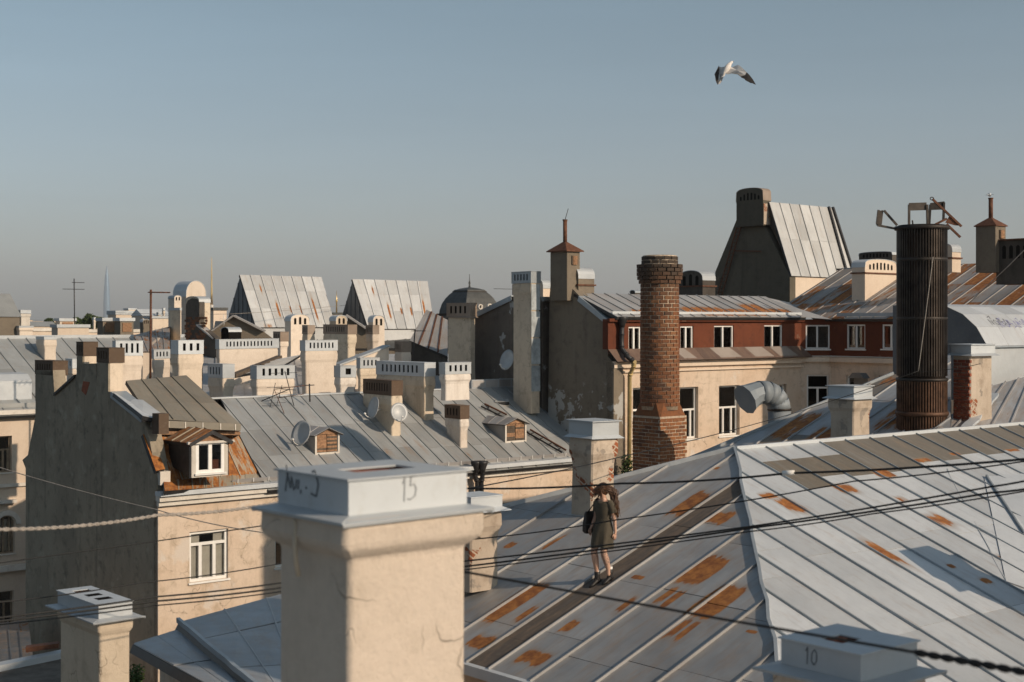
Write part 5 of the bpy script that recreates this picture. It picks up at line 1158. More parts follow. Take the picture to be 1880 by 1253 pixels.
# two steep metal dormers
def steep(label, xc, xr, xl, ye, yp, x0, x1, Y, n):
    Cn = Vector(((xc - CX) / FP * Y, Y, 0)); w, ln = along(xr, Cn, u), along(xl, Cn, v); ze = zt(ye, Y)
    rp = Cn + v * ln * .5; zp = zt(yp, rp.y); t = thing('steep_dormer', Vz(Cn + u * w / 2 + v * ln / 2, ze), label, 'roof dormer', 'steep metal clad dormers')
    r0, r1 = rp + Z * zp, rp + u * along(x1, rp, u) + Z * (zp - .02)
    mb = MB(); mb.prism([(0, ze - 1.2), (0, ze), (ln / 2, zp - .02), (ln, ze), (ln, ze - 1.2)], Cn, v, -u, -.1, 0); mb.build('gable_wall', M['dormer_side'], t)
    for k in range(1, 7):
        a = ln * k / 7; h = ze + (zp - ze) * (1 - abs(a / ln * 2 - 1)); mb = MB(); mb.obox(Cn + v * a, v, -u, -.02, .02, 0, .035, ze - .2, h - .03); mb.build('seam', M['dormer_side'], t)
    e0, e1 = Cn - v * .1 - u * .06 + Z * (ze - .02), Cn - v * .1 + u * w + Z * (ze - .02)
    roof_quad(t, e0, e1, r1, r0 - u * .06, M['roof_pale2'], n, (0, .36, .70, 1), sh=.06, sw=.05)
    mb = MB(); b0, b1 = Cn + v * ln + Z * ze, Cn + v * ln + u * w + Z * ze; mb.mesh([r0, r1, b1, b0, Cn + u * w + Z * (ze - .1)], [(0, 1, 2, 3), (1, 4, 2)]); mb.obox(Cn, u, -v, .1, w, -.2, 0, ze - 1.5, ze - .05); mb.build('back_slope', M['roof_pale2'], t)
sheet('roof_pale2', (.49, .50, .50), (.43, .44, .445), -.05, .5, .15, [(1.7, 1.86, .4, 2.0, .40), (2.55, 2.68, .9, 1.5, .4), (3.22, 3.36, .8, 1.6, .40), (4.15, 4.30, .1, 2.4, .36), (.5, 1.1, -.1, .3, .25), (1.0, 1.12, 2.0, 3.0, .3)])
steep('left one of two steep metal clad dormers, wider, near the gilded spire', 470, 615, 414, 601, 505, 437, 590, 80, 8)
steep('right one of two steep metal clad dormers, beside the dark dome', 676, 796, 621, 604, 513, 646, 785, 82, 7)
blk = thing('steep_dormer_block', P(600, 640, 86) - Z * 18, 'grey roofed block carrying the two steep dormers', 'building')
roof_quad(blk, P(385, 640, 78), P(830, 640, 80), P(860, 596, 92), P(395, 590, 92), M['slate'], 14, (0, .5, 1))
mb = MB(); q = [P(385, 640, 78), P(830, 640, 80), P(860, 596, 92), P(395, 590, 92)]; mb.hexa([Vz(p, GROUND) for p in q], [p - Z * .14 for p in q]); mb.build('wall', M['cement_brown'], blk)
mb = MB(); Yk = 76; mb.mesh([P(386, 612, Yk), P(430, 581, Yk), P(480, 606, Yk), P(520, 636, Yk), P(380, 640, Yk)] + [p + v * .4 for p in (P(386, 612, Yk), P(430, 581, Yk), P(480, 606, Yk), P(520, 636, Yk), P(380, 640, Yk))], [(4, 3, 2, 1, 0), (5, 6, 7, 8, 9)] + [(k, (k + 1) % 5, 5 + (k + 1) % 5, 5 + k) for k in range(5)]); mb.build('fire_wall', M['cement_brown'], blk)
mb = MB(); mb.bar(P(430, 580, Yk), P(486, 608, Yk), .6, .08); mb.bar(P(430, 580, Yk), P(386, 611, Yk), .6, .08); mb.build('coping', M['roof_light'], blk)
mb = MB(); Yk = 77; q = [P(640, 582, Yk), P(676, 607, Yk), P(700, 640, Yk), P(600, 640, Yk)]; mb.mesh(q + [p + v * .4 for p in q], [(3, 2, 1, 0), (4, 5, 6, 7)] + [(k, (k + 1) % 4, 4 + (k + 1) % 4, 4 + k) for k in range(4)]); mb.build('fire_wall', M['cement_brown'], blk)
mb = MB(); mb.bar(P(636, 579, Yk), P(680, 608, Yk), .6, .09); mb.build('coping', M['roof_light'], blk)
# dark dome
Yd = 150; dc = P(862, 600, Yd); dc.z = 0; t = thing('dark_dome', Vz(dc, zt(600, Yd)), 'dark slate mansard dome with round eye windows and slender finial', 'dome')
s_ = Yd / FP; sq = lambda r, z: [Vz(dc + u * a * r + v * b * r, z) for a, b in ((-1, -1), (1, -1), (1, 1), (-1, 1))]
prf = [(41, 600), (41, 580), (40, 570), (37, 558), (32, 548), (27, 541), (22, 536), (21, 533), (12, 530), (3, 528)]
mb = MB(); mb.loft([sq(r * s_ * .98, zt(y, Yd)) for r, y in prf]); mb.build('shell', M['slate'], t)
mb = MB(); mb.loft([sq(22.5 * s_, zt(538, Yd)), sq(22.5 * s_, zt(535, Yd))]); mb.loft([sq(42 * s_, zt(579, Yd)), sq(43 * s_, zt(576, Yd))]); mb.build('crest', M['soot_metal'], t)
mb = MB(); mb.lathe(dc, [(3 * s_, zt(530, Yd)), (1.2 * s_, zt(524, Yd)), (2.0 * s_, zt(520, Yd)), (.7 * s_, zt(515, Yd)), (.5 * s_, zt(504, Yd))], 8); mb.build('finial', M['slate'], t)
for x, y in ((880, 564), (897, 563)):
    p = P(x, y, Yd - 5); mb = MB(); mb.lathe((0, 0, 0), [(5 * s_, -.02), (5 * s_, .25), (3.2 * s_, .25), (3.2 * s_, .05)], 14)
    mb.v = [p + (-v) * q.z + u * q.x + Z * q.y for q in mb.v]; wd = mb.build('eye_window', M['white_stone'], t)
    mb = MB(); mb.lathe((0, 0, 0), [(3.2 * s_, .06), (.01, .08)], 12); mb.v = [p + (-v) * q.z + u * q.x + Z * q.y for q in mb.v]; mb.build('pane', M['black_hole'], wd)
mb = MB(); q = sq(40 * s_, 0); mb.hexa([Vz(p, GROUND) for p in q], [Vz(p, zt(600, Yd)) for p in q]); mb.build('drum', M['facade_far'], t)

# ================================================================== LEFT BACK BUILDING
Lc = P(62, 754, 66.5); Lw = Vz(Lc, 0) - u * 6.0; zl = Lc.z
lb = thing('ornate_facade_house', Lw + u * 10 + v * 5 + Z * GROUND, 'cream house with moulded arched windows at the left edge', 'building')
lo_ = lambda x0, x1, y0, y1: px_open(x0, x1, y0, y1, Lw, u)
o1 = lo_(-6, 22, 801, 868); o2 = lo_(-4, 27, 948, 1017); o3 = lo_(-6, 25, 1086, 1150)
wall(lb, Lw, u, -v, 30, GROUND, zl - .1, [o1, o2, o3], 'facade_far', reveal=.2)
window(lb, Lw, u, -v, *o1, inset=.2, mull=(.5, .82), trans=.62, fm='old_frame', sill='white_stone'); window(lb, Lw, u, -v, *o2, inset=.2, mull=(.4, .75), fm='old_frame', cover=[(.05, .95, .05, .9)], sill='white_stone')
window(lb, Lw, u, -v, *o3, inset=.2, mull=(.5,), trans=.7, fm='old_frame', sill='white_stone')
mb = MB(); a0, a1, z0, z1 = o2; cxm = (a0 + a1) / 2; rr = (a1 - a0) / 2 
ap = [(cxm + math.cos(math.pi * k / 10) * rr, z1 - rr + math.sin(math.pi * k / 10) * rr) for k in range(11)]
for sgn in (0, 1):
    h = ap[:6] + [(a1, z1 + .01)] if sgn == 0 else ap[5:] + [(a0, z1 + .01)]
    mb.prism(h, Lw, u, -v, -.28, .002)
mb.build('arch_spandrel', M['facade_far'], lb)
mb = MB()
for r2 in (0,):
    o_ = [(cxm + math.cos(math.pi * k / 12) * (rr + .28), z1 - rr + math.sin(math.pi * k / 12) * (rr + .28)) for k in range(13)]; i_ = [(cxm + math.cos(math.pi * k / 12) * (rr + .05), z1 - rr + math.sin(math.pi * k / 12) * (rr + .05)) for k in range(13)]
    for k in range(12): mb.prism([o_[k], o_[k + 1], i_[k + 1], i_[k]], Lw, u, -v, 0, .10)
mb.build('arch_moulding', M['white_stone'], lb)
for y0, y1, pr_, nm in ((752, 760, .45, 'cornice'), (763, 768, .2, 'cornice'), (887, 893, .12, 'string_course'), (916, 922, .3, 'hood_mould'), (1036, 1046, .28, 'string_course')):
    mb = MB(); a = along(27, Lw, u) if nm == 'hood_mould' else 29; mb.obox(Lw, u, -v, 0, a, -.0, pr_, zt(y1, 66), zt(y0, 66)); mb.build(nm, M['white_stone'], lb)
TL = .45; lr = lambda a, m_: Lw + u * a + v * m_ + Z * (zl + TL * m_)
sheet('roof_leftback', (.345, .36, .36), (.295, .31, .31), -.05, .5, .15)
roof_clip(lb, [lr(-2, -.4), lr(30, -.4), lr(30, 7.4), lr(-2, 7.4)], M['roof_leftback'], u, sp=.95, cuts=[2.2, 5], sh=.06, sw=.04)
mb = MB(); mb.mesh([lr(-2, 7.4), lr(30, 7.4), Lw + u * 30 + v * 15 + Z * zl, Lw - u * 2 + v * 15 + Z * zl], [(0, 1, 2, 3)]); mb.build('back_slope', M['roof_leftback'], lb)
mb = MB(); mb.bar(lr(-2, 7.4), lr(30, 7.4), .3, .22); mb.build('ridge_cap', M['galv'], lb)
mb = MB(); mb.bar(lr(-2, .3) + Z * .12, lr(30, .3) + Z * .12, .02, .2); mb.build('roof_gutter', M['roof_leftback'], lb)
Pl = lambda x, y: on_plane(x, y, lr(0, 0), (Z - v * TL).normalized())
chim('plain cream chimney with flat grey cap on the left grey roof', 81, 66, 105, 619, 624, 672, Pl(81, 664).y, group='chimneys far left', mat='cream')
c = Pl(20, 735); t = thing('roof_skylight', c, 'pale metal skylight box on the left grey roof', 'skylight'); O = Vz(c, 0); mb = MB(); mb.prism([(0, c.z - .3), (1.6, c.z + .1), (1.6, c.z + 1.25), (.5, c.z + 1.2), (0, c.z + .9)], O - u * .9, v, u, 0, 1.9); mb.build('body', M['galv'], t)
# far left roofscape: small houses, sheds and chimneys up to the horizon
G3 = 'far houses on the left skyline'
def block(name, label, x0, x1, y0, y1, Y, dep=1.6, mat='facade_far', top='galv', lip=.25, louv=0, roofh=0):
    Cn = Vector(((x0 - CX) / FP * Y, Y, 0)); w = along(x1, Cn, u); z0, z1 = zt(y1, Y), zt(y0, Y)
    t = thing(name, Vz(Cn + u * w / 2, z0), label, 'far house', G3)
    mb = MB(); mb.obox(Cn, u, -v, 0, w, -dep, 0, z0 - 6, z1); mb.build('wall', M[mat], t)
    mb = MB()
    if roofh: mb.prism([(-.1, z1 + .005), (dep + .1, z1 + .005), (dep / 2, z1 + roofh)], Cn - u * .1, v, u, 0, w + .2)
    else: mb.obox(Cn, u, -v, -.1, w + .1, -dep - .1, .1, z1 + .003, z1 + lip)
    mb.build('roof', M[top], t)
    for k in range(louv):
        a = w * (k + .15) / louv; mb = MB(); mb.obox(Cn, u, -v, a, a + w * .7 / louv, -.05, .05, z0 + (z1 - z0) * .1, z1 - (z1 - z0) * .15); mb.build('louvre', M['wood_old'], t)
block('far_house', 'low cream far house with bright flat roof under the treetops', 106, 163, 602, 618, 110, 1.2)
block('far_shed', 'small far shed with brown louvre left of the far trees', 110, 138, 590, 602, 125, 1, louv=1)
block('far_shed', 'far grey shed with brown louvre right of the far trees', 189, 213, 590, 612, 105, 1, louv=1, mat='cement_brown')
block('far_shed', 'second far grey shed with brown louvre', 221, 245, 590, 612, 104, 1, louv=1, mat='cement_brown')
block('far_house', 'long flat far roof behind the mast on the left', 160, 262, 611, 622, 112, 1, top='white_stone')
block('far_house', 'cream far house with parapet behind the two sheds', 213, 275, 578, 592, 180, 2.5, lip=.5)
block('far_house', 'far house with pale roof left of the twin arched stack', 262, 312, 580, 592, 170, 3, top='galv', roofh=.8)
block('far_house', 'tiny cream far block above the parapet house', 236, 250, 569, 580, 260, 2)
block('far_house', 'grey roofed far house at the left edge', -30, 36, 582, 612, 95, 4, top='roof_leftback', roofh=1.6, mat='cement_brown')
block('far_house', 'far low white roofed house left of the mast', -40, 104, 609, 620, 120, 1.5, top='white_stone')
block('far_house', 'far grey roofed house near the mast on the left', 60, 104, 600, 608, 140, 2.5, top='roof_leftback', roofh=.5)
block('far_house', 'pale far block just left of the gilded spire', 280, 310, 585, 600, 150, 2)
block('far_house', 'pale far house right of the gilded spire', 392, 416, 570, 600, 130, 3, top='slate')
block('far_house', 'far pale rooftop between the two steep dormers', 612, 650, 578, 600, 160, 3, top='slate')
for i, (x0, x1, y) in enumerate(((-60, 60, 588), (60, 180, 590), (180, 300, 587), (300, 480, 587), (560, 700, 586), (780, 960, 586))):
    block('far_house', ['far row of pale roofs at the left edge of the horizon', 'far row of pale roofs behind the far trees', 'far row of pale roofs under the glass tower', 'far row of pale roofs behind the twin arched stack', 'far row of pale roofs behind the steep dormers', 'far row of pale roofs behind the dome'][i], x0, x1, y, 640, 420 + 60 * i, 8, top='roof_leftback', roofh=.6)
chim('white far chimney at the left edge of the skyline', 38, 33, 57, 570, 575, 600, 98, group='chimneys far left', mat='white_stone', flange=.05)
chim('squat far chimney with dark opening below the white one', 35, 26, 62, 599, 602, 622, 96, group='chimneys far left', mat='cream')
chim('pale far chimney stub at the top left corner of the roofs', 20, 16, 30, 563, 567, 590, 100, group='chimneys far left', mat='cream', cap='white_stone')
arch('small far arched vent left of the twin arched stack', 262, 257, 275, 587, 592, 620, 100, axis='v', slots=3, mat='cement_brown', group='arched chimneys far left')
arch('big cream arched stack with domed top, tallest of the far left', 342, 318, 378, 516, 545, 640, 95, axis='v', slots=0, mat='cream', group='arched chimneys far left', flat=.25)
arch('lower stepped part with small arched top left of the big arched stack', 320, 309, 333, 543, 549, 640, 93, axis='v', slots=2, mat='cream', group='arched chimneys far left', cap='galv_blue')
chim('pale flat faced pillar chimney left of the dark brick one', 330, 309, 334, 566, 570, 680, 75, group='chimneys far left', mat='cream_old', neck=False)
FL = ['small pale far chimney above the left sheds', 'small far chimney nearest the glass tower', 'low far chimney right of the glass tower', 'far chimney with bright cap left of the rusty pole', 'squat far chimney right of the rusty pole', 'thin far chimney left of the domed stack', 'far chimney at the left edge above the grey roof', 'far white chimney between mast and far trees']
for lab, (x, y, w_, Y) in zip(FL, ((172, 583, 7, 230), (208, 577, 6, 240), (222, 572, 7, 260), (262, 571, 8, 200), (291, 574, 9, 160), (300, 566, 6, 170), (4, 553, 12, 105), (120, 586, 7, 180))):
    chim(lab, x, x - w_ * .4, x + w_ * .6, y, y + 4, y + 30, Y, group='far chimneys on the left skyline', flange=.08)
# dark brick chimney with barrel cap
arch('dark sooty brick chimney with white barrel cap and cream right side', 366, 341, 386, 545, 556, 660, 72, axis='u', slots=0, mat='cream_old', cap='galv', group='arched chimneys far left', flat=.5)
Cn, wu, wv = corner_dims(366, 341, 386, 72); t = thing('brick_fire_wall', Vz(Cn + v * wv - u * .2, zt(640, 72)), 'dark sooty brick fire wall falling to the right of the arched stack', 'wall')
mb = MB(); gx = lambda x, y: on_wall(x, y, Cn - u * .05, v); mb.prism([gx(341, 680), gx(341, 560), gx(345, 552), gx(352, 548), gx(360, 549), gx(366, 556), gx(366, 598), gx(396, 622), gx(398, 700), gx(341, 700)], Cn - u * .05, v, -u, -.3, 0); mb.build('wall', M['soot'], t)
sp_ = [q for q in brick_face_spots(Vz(Cn - u * .05 + v * wv, 0), -v, -u, wv + .9, zt(640, 72), zt(580, 72), .30, .12) if R.random() < .55]
lay_bricks(t, sp_, 'brick_stack', .30, .06, .12)
mb = MB(); mb.bar(P(366, 597, 71.9), P(397, 622, 70.9), .4, .07); mb.build('coping', M['roof_light'], t)
# blue shaded roof patch in front of it
t = thing('shaded_roof', P(280, 630, 72), 'small rust streaked metal roof left of the dark brick wall', 'roof')
roof_quad(t, P(262, 646, 70), P(312, 646, 70.5), P(312, 600, 76), P(245, 616, 75), M['roof_rusty'], 5, (0, .6, 1), rust=lambda i, j: .25)
mb = MB(); mb.hexa([P(262, 760, 70), P(312, 760, 70.5), P(312, 760, 76), P(245, 760, 75)], [P(262, 648, 70), P(312, 648, 70.5), P(312, 602, 76), P(245, 618, 75)]); mb.build('wall', M['facade_far'], t)
# masts
antenna('tall thin antenna mast with cross bars on the far left skyline', P(137, 600, 120), P(136, 512, 120), [(.78, u, 1.0, .9, 7), (.92, u, .2, .9, 3)], .045, 'dark_metal')
antenna('rusty pole antenna rising in front of the far left roofs', P(276, 700, 62), P(277, 532, 62), [(.97, u, .1, .9, 4)], .05, 'rust_metal')
antenna('small white aerial on the far roofs right of the gilded spire', P(411, 598, 74), P(411, 578, 74), [(.6, u, .15, .15, 2)], .02, 'white_paint')
antenna('thin aerial wire left of the tall pale chimney shaft', P(941, 545, 70), P(941, 522, 70), [(.6, u, 1.2, .3, 0)], .02)
antenna('thin post antenna right of the streaked cap chimney', P(757, 672, 61), P(762, 606, 61), [(.97, u, .1, .5, 2)], .03)
# far landmarks
def landmark(name, label, cat, parts, c, seg=8):
    t = thing(name, c, label, cat)
    for nm, prof, mat in parts:
        mb = MB(); mb.lathe(Vz(c, 0), prof, seg); mb.build(nm, M[mat], t)
Ysk = 9000; s_ = Ysk / FP
landmark('glass_tower', 'pale glass skyscraper tapering to a needle on the far left horizon', 'skyscraper', [('shaft', [(6.5 * s_, GROUND), (6.6 * s_, 30), (6.3 * s_, zt(555, Ysk)), (5.2 * s_, zt(530, Ysk)), (3.4 * s_, zt(508, Ysk)), (1.2 * s_, zt(494, Ysk)), (.35 * s_, zt(488, Ysk))], 'tower_glass')], Vz(P(196, 0, Ysk), GROUND), 10)
Ysp = 1400; s_ = Ysp / FP
landmark('gilded_spire', 'slender gilded spire above the far roofs left of the steep dormers', 'spire', [('spire', [(2.6 * s_, zt(560, Ysp)), (1.7 * s_, zt(540, Ysp)), (1.2 * s_, zt(510, Ysp)), (.5 * s_, zt(478, Ysp)), (.2 * s_, zt(472, Ysp))], 'gold'), ('base', [(5 * s_, GROUND), (5 * s_, zt(572, Ysp)), (3.4 * s_, zt(566, Ysp)), (3.2 * s_, zt(560, Ysp))], 'white_stone')], Vz(P(388.5, 0, Ysp), GROUND))
Ysp = 500; s_ = Ysp / FP
landmark('church_finial', 'tiny gilded church finial between the two steep dormers', 'spire', [('spire', [(1.6 * s_, zt(590, Ysp)), (1.2 * s_, zt(556, Ysp)), (1.9 * s_, zt(553, Ysp)), (.7 * s_, zt(549, Ysp)), (.3 * s_, zt(534, Ysp))], 'gold'), ('drum', [(5 * s_, GROUND), (5 * s_, zt(592, Ysp)), (1.6 * s_, zt(586, Ysp))], 'white_stone')], Vz(P(618, 0, Ysp), GROUND))
for i, (x, y0, w, Y) in enumerate(((146, 590, 13, 300), (160, 584, 17, 290), (176, 588, 15, 280), (92, 591, 10, 330))):
    c = P(x, 600, Y); s_ = Y / FP; t = thing('far_tree', Vz(c, GROUND), ['dark green far tree, leftmost of three behind the far sheds', 'tallest dark green far tree behind the far sheds', 'dark green far tree nearest the glass tower', 'lone small far tree left of the far shed'][i], 'tree', 'far trees on the left skyline')
    mb = MB(); mb.tube([Vz(c, GROUND), Vz(c, zt(598, Y))], [.4, .2], 7); mb.build('trunk', M['bark'], t)
    leaf_clump('crown', [(P(x + R.uniform(-w, w) * .7, y0 - 3 + R.random() * 18, Y + R.uniform(-1, 1)), w * s_ * .46, w * s_ * .36) for _ in range(14)], 120, .30, M['leaf'], t)

# ================================================================== NEAR ROOFS AND CHIMNEYS
near = thing('near_house', (0, 8, GROUND), 'house at the viewer, its chimneys rising into the foreground', 'building')
mb = MB(); mb.hexa([(-6, -3, GROUND), (8, -3, GROUND), (8, 12, GROUND), (-6, 12, GROUND)], [(-6, -3, -7.2), (8, -3, -7.2), (8, 12, -7.2), (-6, 12, -7.2)]); mb.build('wall', M['facade'], near)
mb = MB(); mb.hexa([(-6.2, -3.2, -7.19), (8.2, -3.2, -7.19), (8.2, 12.2, -7.19), (-6.2, 12.2, -7.19)], [(-6.2, -3.2, -7), (8.2, -3.2, -7), (8.2, 12.2, -7), (-6.2, 12.2, -7)]); mb.build('roof', M['galv'], near)
def big_cap(label, cx, xl, xr, yt, yb, Y, shaft_in, flange, hole, base=-7.0, mat='cream_near', corb=.075, writing=None, tile=True, lip=None):
    """near chimney: yt/yb = top/bottom of the metal box at its front corner"""
    Cn, wu, wv = corner_dims(cx, xl, xr, Y); z1, z0 = zt(yt, Y), zt(yb, Y)
    t = thing('chimney', Vz(Cn + u * wu / 2 + v * wv / 2, base), label, 'chimney', 'chimneys near the viewer')
    e = -shaft_in; mb = MB(); n_ = .30
    kk = corb; lvl = [(base, e), (z0 - .62, e), (z0 - .225, e), (z0 - .212, e + .12 * kk), (z0 - .185, e + .55 * kk), (z0 - .160, e + .9 * kk), (z0 - .13, e + kk), (z0 - .06, e + 1.02 * kk), (z0 - .012, e + .98 * kk)]
    mb.loft([rect_ring(Cn, wu, wv, q, z, .022, .006) for z, q in lvl]); sh = mb.build('shaft', M[mat], t)
    md = sh.modifiers.new('soften', 'BEVEL'); md.width = .012; md.segments = 2; md.limit_method = 'ANGLE'
    # flared flashing skirt
    mb = MB(); r0 = rect_ring(Cn, wu, wv, flange, 0, .004); r1 = rect_ring(Cn, wu, wv, .004, 0, .004)
    a = [Vz(p, z0 - .022 + math.sin(i * 2.1) * .008) for i, p in enumerate(r0)]; b = [Vz(p, z0) for p in r1]; a2 = [p - Z * .004 for p in a]; b2 = [p - Z * .005 for p in b]; a3 = [p - Z * .018 - (p - Vz(Cn + u * wu / 2 + v * wv / 2, p.z)).normalized() * .008 for p in a]
    mb.loft([b2, a3, a2, a, b], False, False); mb.build('flashing', M['galv'], t)
    mb = MB(); th = .008
    for O, d, n, w in ((Cn, u, -v, wu), (Cn + v * wv, -v, -u, wv), (Cn + u * wu, v, u, wv), (Cn + u * wu + v * wv, -u, v, wu)):
        mb.obox(O, d, n, th if n.dot(u) else 0, w - (th if n.dot(u) else 0), -th, 0, z0 - .01, z1)
    mb.build('cap', M['galv'], t)
    h0, h1, g0, g1 = hole; zl = z1 + .003; mb = MB()
    def lid(a0, a1, b0, b1, dz=0.): mb.obox(Cn, u, v, a0, a1, b0, b1, zl + dz, zl + .010 + dz)
    lid(-.015, wu + .015, -.015, g0 * wv); lid(-.015, wu + .015, g1 * wv, wv + .015); lid(-.015, h0 * wu, g0 * wv, g1 * wv); lid(h1 * wu, wu + .015, g0 * wv, g1 * wv)
    mb.build('lid', M['galv'], t)
    mb = MB(); ins = [Cn + u * a * wu + v * b * wv for a, b in ((h0 - .04, g0 - .05), (h1 + .04, g0 - .05), (h1 + .04, g1 + .05), (h0 - .04, g1 + .05))]
    mb.mesh([Vz(p, z1 - .5) for p in ins] + [Vz(p, z1) for p in ins], [(0, 1, 2, 3)] + [(k, 4 + k, 4 + (k + 1) % 4, (k + 1) % 4) for k in range(4)]); mb.build('flue', M['brick_red'], t)
    if tile:
        for k in range(3):
            mb = MB(); c = Cn + u * (h0 + (h1 - h0) * (.2 + .22 * k)) * wu + v * (g0 + (g1 - g0) * .8) * wv; mb.obox(c, u, v, -.06, .06, -.03, .03, z1 - .07, z1 - .018 + .02 * R.random()); mb.build('brick', M['brick_red'], t)
    return t, Cn, wu, wv, z0, z1
t, Cn, wu, wv, z0, z1 = big_cap('big cream foreground chimney with galvanised cap marked 15', 640, 510, 857, 885, 948, 7.0, .003, .105, (.28, .80, .36, .64))
r15 = .0042
d15 = [[(0, 1), (-.05, 0)], [(-.02, .95), (-.12, .72)], [(.62, 1.0), (.30, .98), (.26, .62), (.45, .68), (.56, .5), (.50, .2), (.25, .05), (.12, .1)]]
strokes(t, 'chalk_number', Cn + u * wu * .46 + Z * (z0 + .045), u, Z, -v, d15, .125, .0028, 'ink_faint')
sc_ = [[(0, .1), (.1, .55), (.25, .2), (.3, .5), (.42, .15)], [(.1, .55), (.05, .8)], [(.5, .2), (.55, .45)], [(.62, .2), (.66, .45)], [(.75, .1), (.76, .2)], [(1.0, .3), (1.04, .25)], [(1.25, .15), (1.5, .1), (1.6, .4), (1.45, .75), (1.3, .7)]]
strokes(t, 'scribble', Cn + v * wv * .88 + Z * (z0 + .05), -v, Z, -u, sc_, .20, .005, 'ink')
mb = MB(); a = Cn + v * wv * .56 - u * .075; mb.tube([Vz(a, z0 - .05), Vz(a, z0 - .24), Vz(a + u * .02, z0 - .34)], .014, 7); mb.build('cable_stub', M['cream_old'], t)
t, Cn, wu, wv, z0, z1 = big_cap('foreground chimney cap marked 10 at the bottom right', 1580, 1434, 1684, 1205, 1253, 8.4, .03, .13, (.25, .60, .40, .68))
strokes(t, 'chalk_number', Cn + v * wv * .66 + Z * (z0 + .035), -v, Z, -u, [[(-.1, .75), (.05, 1), (.0, 0)], [(.55, .95), (.35, .7), (.32, .25), (.5, .02), (.68, .3), (.70, .7), (.55, .95)]], .105, .0030, 'ink')
Cn, wu, wv = corner_dims(181, 106, 243, 17); zr = -5.0
t, Cn, wu, wv, z0, z1 = big_cap('lower left foreground chimney with pale cap and three flue holes', 181, 106, 243, 1113, 1137, 17, .02, .12, (.25, .75, .70, .86), base=zr, mat='cream_old', tile=False, corb=.035)
mb = MB()
for f in (.22, .46): mb.obox(Cn, u, v, wu * .28, wu * .72, wv * f, wv * (f + .12), z1 + .0132, z1 + .0145)
mb.build('flue_hole', M['black_hole'], t)
# flat roof at the bottom left
low = thing('low_flat_roof', P(60, 1253, 19) - Z * 6, 'low brown flat roof with pale edge at the bottom left', 'roof')
q = [P(-60, 1330, 15.5), P(150, 1330, 15.5), P(118, 1206, 21.2), P(-60, 1232, 20)]; q = [Vz(p, zr) for p in q]
mb = MB(); mb.hexa([Vz(p, GROUND) for p in q], q); mb.build('slab', M['asphalt_roof'], low)
mb = MB(); mb.bar(q[3] + Z * .04, q[2] + Z * .04, .20, .10); mb.build('edge_flashing', M['galv'], low)
mb = MB(); a = q[2]; mb.bar(a - Vector((.5, .2, -.16)), a + Vector((-.05, -.1, .20)), .16, .07); mb.build('ledge', M['rust_metal'], low)
deep = thing('shaded_court_roof', P(20, 1180, 48), 'sheet roof with shade put into its dark colour, down in the court at the lower left', 'roof')
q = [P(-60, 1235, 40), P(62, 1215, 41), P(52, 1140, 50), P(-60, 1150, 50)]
roof_quad(deep, *q, M['dormer_side'], 6, (0, .35, .7, 1), rust=lambda i, j: .7 * R.random() * R.random())  # darker sheet material stands in for the shade of the court
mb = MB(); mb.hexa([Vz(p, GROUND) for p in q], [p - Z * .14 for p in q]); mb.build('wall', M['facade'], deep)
# blue shaded hipped roof at the bottom
side = thing('side_roof', P(420, 1180, 17) - Z * 8, 'small grey blue hipped metal roof with rust left of the big chimney', 'roof')
pa, pb, pc_, pd = P(328, 1143, 20.5), P(560, 1080, 23), P(600, 1330, 15.5), P(500, 1290, 15.2)
sheet('roof_side', (.34, .37, .40), (.28, .31, .34), .0, .5, .2, [(.9, 2.0, .4, 1.8, .22), (2.6, 3.4, .4, 1.5, .3), (1.8, 2.6, 2.2, 2.9, .2)])
roof_quad(side, pd, pc_, pb, pa, M['roof_side'], 3, (0, .35, .72, 1), sh=.025, sw=.02)
pe, pf = P(244, 1183, 19.6), P(440, 1290, 14.9)
roof_quad(side, pf, pd - Z * .10, pa - Z * .10, pe, M['roof_side'], 2, (0, .55, 1), sh=.012, sw=.012)
cap_strip(side, pa, pd, .05, .07, Z, M['galv_blue'], 'hip_seam', .02)
mb = MB(); qb = [pf + u * .3, pc_, pb, pe + u * .4]; mb.hexa([Vz(p, GROUND) for p in qb], [p - Z * .35 for p in qb]); mb.build('wall', M['facade'], side)
iv = thing('bush', P(245, 1230, 30), 'small green bush in the gap beside the lower left chimney', 'plant'); leaf_clump('leaves', [(P(250, 1235 + 9 * k, 30), .18, .22) for k in range(4)], 120, .035, M['leaf_ivy'], iv)
# chimney outside the frame whose shadow lies on the right slope
tip = onF(1712, 1060); top = tip + sdir * 4.2
o_c = chim('tall cream chimney beyond the right edge casting its shadow on the slope', 0, -5, 5, 0, 1, 2, 10, base=-8) if False else None
t = thing('chimney', Vz(top + u * .5, -9), 'cream chimney beyond the right edge of the view', 'chimney', 'chimneys near the viewer')
Cn = Vz(top, 0); mb = MB(); mb.loft([rect_ring(Cn, .9, 1.5, -.08, z, .02) for z in (-16, top.z - .35)]); mb.build('shaft', M['cream'], t)
mb = MB(); mb.loft([rect_ring(Cn, .9, 1.5, .12, top.z - .37, .01), rect_ring(Cn, .9, 1.5, .0, top.z - .33, .01), rect_ring(Cn, .9, 1.5, .0, top.z, .01)]); mb.build('cap', M['galv'], t)

